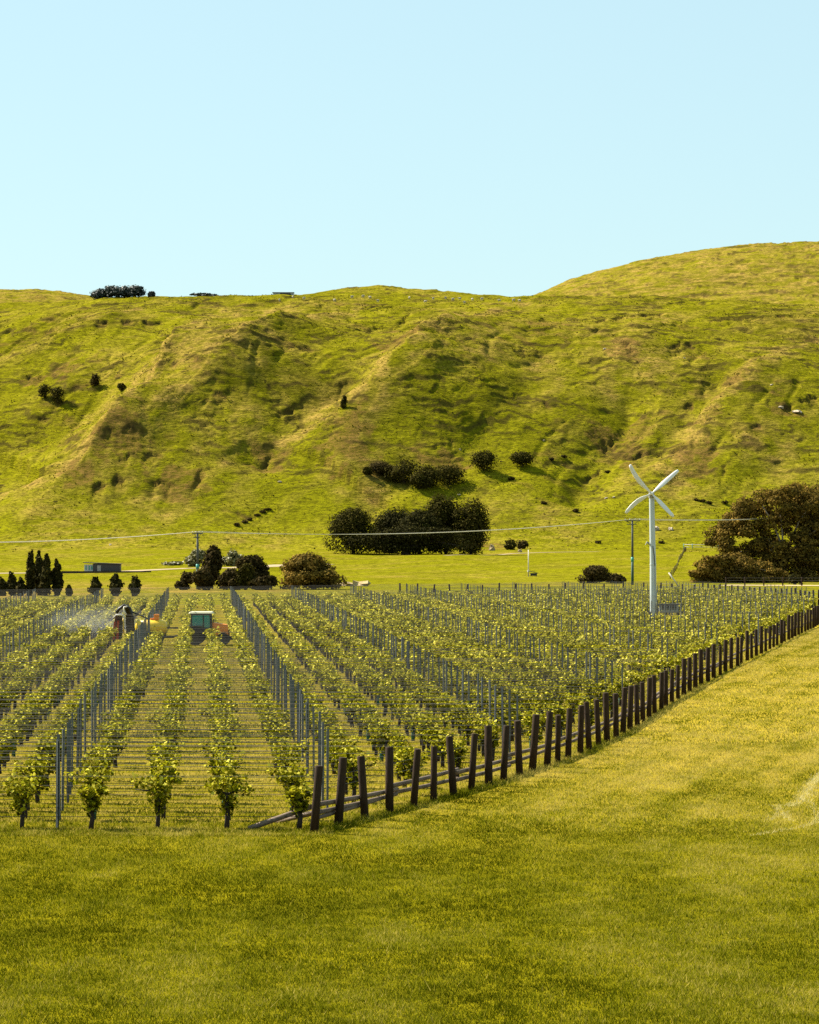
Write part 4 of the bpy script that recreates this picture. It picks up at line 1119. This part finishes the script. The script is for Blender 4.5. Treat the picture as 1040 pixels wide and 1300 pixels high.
mb = MB(); mb.tube([(.42, 0, 1.35), (ax + .3, .1, 2.05)], .045, 8); mb.build('boom', M['black'], sp)
def shield(x, y, h, w, lean, mat, name, z0=.35):
    pts = []; n = 9
    mb = MB(); vs = []; fs = []
    for i in range(n):
        t = i / (n - 1); z = z0 + h * min(1, math.sin(t * math.pi * .5) * 1.0); xo = lean * t * t
        yo = -.55 * t**3
        for (dx, dy) in ((-w / 2, -.05), (w / 2, -.05), (w / 2, .05), (-w / 2, .05)): vs.append((x + dx * (1 - .25 * t**3) + xo, y + dy + yo, z))
    for i in range(n - 1):
        for q in range(4):
            k = (q + 1) % 4; fs.append((i * 4 + q, i * 4 + k, i * 4 + 4 + k, i * 4 + 4 + q))
    fs.append((3, 2, 1, 0)); fs.append(tuple((n - 1) * 4 + q for q in range(4)))
    return mb.add(vs, fs).build(name, mat, sp)
shield(ax + .32, .55, 1.85, .42, -.12, M['black'], 'spray_shield')
shield(ax - .28, -.45, 1.40, .50, .12, M['black'], 'spray_shield')
shield(ax - .30, -.56, 1.12, .14, .10, M['red'], 'spray_fin')
shield(ax - .52, -.50, 1.05, .12, .12, M['red'], 'spray_fin')
mb = MB(); mb.tube([(ax + .55, .1, .6), (ax + .55, .05, 1.6), (ax + .38, 0, 2.18), (ax + .05, 0, 2.36), (ax - .25, 0, 2.15), (ax - .42, -.05, 1.9)], .09, 8); mb.build('arch', M['black'], sp, smooth=True)
mb = MB(); mb.tube([(ax + .06, -.5, .9), (ax + .08, -.5, 1.7), (ax - .05, -.48, 1.82), (ax - .38, -.52, 1.80), (ax - .56, -.55, 1.6)], .045, 8); mb.build('hose', M['hose'], sp, smooth=True)
mb = MB(); mb.tube([(ax + .2, -.3, 1.8), (ax + .05, -.3, 2.05), (ax + .05, -.25, 2.25), (ax + .25, -.2, 2.3)], .045, 8); mb.build('hose', M['hose'], sp, smooth=True)
mb = MB(); mb.tube([(ax + .05, -.5, .7), (ax + .05, -.5, 1.6)], .05, 8); mb.build('nozzle_pipe', M['yellow'], sp, smooth=True)

# drifting spray mist
m, nt, o = new_mat('spray_mist')
tc = N(nt, 'ShaderNodeTexCoord'); nn = noise_n(nt, 1.6, 4, .6, tc.outputs['Generated'])
sep = N(nt, 'ShaderNodeVectorMath', operation='DISTANCE'); link(nt, tc.outputs['Generated'], sep.inputs[0]); sep.inputs[1].default_value = (.62, .5, .45)
d = math_n(nt, 'MULTIPLY', maprange(nt, sep.outputs['Value'], .12, .46, 1, 0), maprange(nt, nn, .2, .75))
d = math_n(nt, 'MULTIPLY', d, .10)
pv = N(nt, 'ShaderNodeVolumePrincipled'); pv.inputs['Color'].default_value = (.95, .95, .93, 1); pv.inputs['Anisotropy'].default_value = 0.
link(nt, d, pv.inputs['Density']); link(nt, pv.outputs[0], o.inputs['Volume'])
mc = at(104, 795, 183)
mi_ = MB().ball((0, 0, 0), (5.2, 3.0, 1.35), 20, 12).build('spray_mist', m, None, (mc[0], 183, 1.45), True)
tag(mi_, 'thin white spray mist drifting left from the sprayer arms', 'mist', kind='stuff')

# ------------------------------------------------------------------ shed, wall, mast, rocks, sheep
x, Y, z = hit(130, 726, None, 420)
x, _, _ = at(107, 726, Y); x1 = at(153, 726, Y)[0]; W = x1 - x; Hs = 10.5 * px(Y)
sh = empty('farm_shed', (x, Y, ground(x + W / 2, Y)), 'long low dark shed with pale open front beside the gravel track', 'shed')
MB().box((W * .62, .9, Hs / 2 - .1), (W * .74, 3.0, Hs + .2)).build('wall', M['shedwall'], sh)
MB().box((W * .13, .9, Hs * .42), (W * .24, 2.8, Hs * .9)).build('front_bay', M['shedfront'], sh)
MB().box((W * .5, .9, Hs + .06), (W * 1.05, 3.5, .12), Matrix.Rotation(R(2.0), 3, 'Y')).build('roof', M['shedroof'], sh)
for k in (.06, .15, .22): MB().box((W * k, -.515, Hs * .5), (W * .04, .03, Hs * .5)).build('window', M['glass'], sh)
MB().box((W * .42, -.62, Hs * .42), (W * .1, .03, Hs * .72)).build('door', M['boxgrey'], sh)
# timber retaining wall under the track
a = at(78, 729, Y - 9); c = at(192, 727.5, Y - 7)
rw = MB(); n = 24; vs = []; fs = []
for i in range(n + 1):
    t = i / n; xx = a[0] + (c[0] - a[0]) * t; yy = Y - 9 + 2 * t; g = ground(xx, yy); hh = .42 - .2 * t
    for (dy, zz) in ((0, -.3), (0, hh), (.35, hh), (.35, -.3)): vs.append((xx - a[0], yy - (Y - 9) + dy, g + zz - a[2]))
for i in range(n):
    for q in range(4): k = (q + 1) % 4; fs.append((i * 4 + q, i * 4 + k, i * 4 + 4 + k, i * 4 + 4 + q))
fs += [(3, 2, 1, 0), tuple(n * 4 + q for q in range(4))]
tag(rw.add(vs, fs).build('retaining_wall', M['bank'], None, (a[0], Y - 9, a[2])), 'long low dark retaining wall below the gravel track left of the pole', 'wall')

p0 = hit(671, 732, None, 420); sM = px(p0[1])
wmst = empty('weather_mast', p0, 'thin pale mast with a tilted dark panel at its foot in the paddock', 'mast')
MB().tube([(0, 0, -.1), (0, 0, 34 * sM)], [.10, .07], 8).build('pole', M['hose'], wmst, smooth=True)
MB().tube([(0, 0, 6 * sM), (0, 0, 8 * sM)], .2, 8).build('bracket', M['insul'], wmst)
MB().box((.9, .1, .75), (1.5, .9, .1), Matrix.Rotation(R(14), 3, 'Y')).build('panel', M['polegreen'], wmst)
for sx in (.4, 1.4): MB().box((sx, .1, .3), (.08, .08, .75)).build('leg', M['dark'], wmst)
MB().box((.9, .1, .35), (1.1, .7, .45)).build('box', M['dark'], wmst, bevel=.02)

def rock(name, u, v, w, h, lab, seed, mat='stone', grp=None, cat='rock'):
    rg = np.random.default_rng(seed); x, Y, z = hit(u, v, None, 420); s = px(Y)
    mb = MB().ball((0, 0, 0), (w * s / 2, w * s / 2 * .8, h * s * .7), 9, 6)
    mb.v = [tuple(np.array(p) * (1 + .22 * rg.standard_normal())) for p in mb.v]
    return tag(mb.build(name, M[mat], None, (x, Y, z + h * s * .15)), lab, cat, grp)
rock('rock', 833, 673, 9, 6, 'larger pale boulder on the slope behind the wind machine mast', 1)
rock('rock', 852, 673, 7, 4, 'smaller pale boulder right of the wind machine mast', 2)
rock('rock', 1012, 524, 14, 3, 'long white rock slab below the scarp at the right of the hill', 3)
rock('rock', 992, 518, 7, 3, 'small white rock left of the white slab on the right of the hill', 4)
rock('rock', 625, 699, 9, 9, 'tall pale rock outcrop in the bank right of the grove', 5, 'track')
rock('rock', 660, 701, 5, 4, 'low pale rock in the bank between the outcrop and the mast', 6, 'track')
for i, (u, v) in enumerate([(584, 571), (768, 443), (583, 629), (869, 455), (980, 489), (770, 633), (779, 632), (525, 681), (355, 612), (690, 560), (140, 692)]):
    rock('rock', u, v, 3 + (i % 3), 1.6, 'single small white stone lying on the hill grass', 20 + i, 'stone', 'small white stones on the hill')
rock('mulch_heap', 455, 748, 34, 7, 'pale heap of dry mulch behind the vineyard right of the dome tree', 50, 'straw', None, 'heap')
rock('mulch_heap', 437, 744, 22, 6, 'smaller pale earth heap beside the dome tree', 51, 'straw', None, 'heap')
# dry straw bank at the right
strip('straw_bank', [(44, 428), (52, 426), (60, 424), (72, 420.5)], 9, M['straw'], .04, 40)

# sheep on the crest
def sheep_mesh():
    mb = MB(); mb.ball((0, 0, .68), (.52, .27, .30), 12, 8); mb.ball((.58, 0, .82), (.20, .11, .13), 8, 6)
    mb.tube([(.35, 0, .75), (.52, 0, .82)], [.17, .12], 8)
    for sx in (-.3, .3):
        for sy in (-.12, .12): mb.tube([(sx, sy, .55), (sx, sy, .25), (sx, sy, 0)], [.075, .05, .045], 6)
    for sy in (-.1, .1): mb.ball((.52, sy * 1.3, .90), (.04, .08, .03), 6, 4)
    return mb.mesh('sheep', M['wool'], True)
SHM = sheep_mesh()
for i, (u, v) in enumerate([(520, 380), (550, 381), (566, 380.5), (575, 382), (584, 381), (600, 382), (612, 381.5), (634, 383.5), (652, 383), (660, 383.5), (447, 379), (461, 378), (470, 379.5), (372, 379), (386, 381), (355, 383), (590, 386), (540, 385), (480, 384), (425, 383)]):
    x, Y, z = hit(u, v, None, 800)
    if Y > 1300: continue
    o = put('sheep', SHM, None, (x, Y, z - .02), random.random() * 6.28); o.scale = (1.0,) * 3
    tag(o, 'tiny pale sheep grazing among the flock along the hill crest', 'sheep', 'sheep grazing along the crest')
# crest barn
x, Y, z = hit(358, 380, None, 800); s = px(Y)
bn = empty('hilltop_barn', (x, Y + 12, ground(x, Y + 12) - .5), 'small low barn on the skyline left of the scarped knoll', 'barn')
MB().box((0, 0, .0), (26 * s, 3, 1.9)).build('wall', M['shedfront'], bn)
MB().box((2.6 * s, -1.52, .2), (13 * s, .05, 1.1)).build('opening', M['shedwall'], bn)
MB().box((0, 0, 1.0), (28 * s, 3.6, .16)).build('roof', M['shedroof'], bn)

# ------------------------------------------------------------------ camera, sun, sky
cam = bpy.data.cameras.new('camera'); co = bpy.data.objects.new('camera', cam); COL.objects.link(co)
co.location = (0, 0, CAMZ); co.rotation_euler = (math.pi / 2 + PITCH, 0, 0)
cam.sensor_fit = 'VERTICAL'; cam.sensor_height = 36; cam.lens = 36 * F / 1300; cam.clip_end = 9000; cam.clip_start = .5
SC.camera = co
EL = R(46); AZ = R(-62)          # azimuth from +Y, negative = left
sd = Vector((math.sin(AZ) * math.cos(EL), math.cos(AZ) * math.cos(EL), math.sin(EL)))
sun = bpy.data.lights.new('sun', 'SUN'); sun.energy = 5.0; sun.angle = R(.5); sun.color = (1, .93, .80)
so = bpy.data.objects.new('sun', sun); COL.objects.link(so); so.location = (0, 0, 200)
so.rotation_euler = (-sd).to_track_quat('-Z', 'Y').to_euler()
w = bpy.data.worlds.new('World'); SC.world = w; w.use_nodes = True; nt = w.node_tree
bg = nt.nodes['Background']; sky = nt.nodes.new('ShaderNodeTexSky'); sky.sky_type = 'NISHITA'; sky.sun_disc = False
sky.sun_elevation = EL; sky.sun_rotation = AZ; sky.air_density = 1.0; sky.dust_density = .6; sky.ozone_density = 1.5
tint = nt.nodes.new('ShaderNodeMix'); tint.data_type = 'RGBA'; tint.blend_type = 'MULTIPLY'; tint.inputs[0].default_value = 1.
tint.inputs[7].default_value = (.92, 1.02, .98, 1)
flat = nt.nodes.new('ShaderNodeMix'); flat.data_type = 'RGBA'; flat.inputs[0].default_value = .62     # thin even haze evens out the sky
flat.inputs[7].default_value = (4.45, 6.2, 6.45, 1)
nt.links.new(sky.outputs[0], tint.inputs[6]); nt.links.new(tint.outputs[2], flat.inputs[6]); nt.links.new(flat.outputs[2], bg.inputs[0]); bg.inputs[1].default_value = .0515
SC.render.engine = 'CYCLES'
SC.cycles.max_bounces = 5; SC.cycles.diffuse_bounces = 2; SC.cycles.glossy_bounces = 2; SC.cycles.transmission_bounces = 3; SC.cycles.volume_bounces = 0
SC.cycles.use_denoising = False
vs_ = SC.view_settings; vs_.view_transform = 'Standard'; vs_.look = 'None'; vs_.exposure = 1.58; vs_.gamma = 1
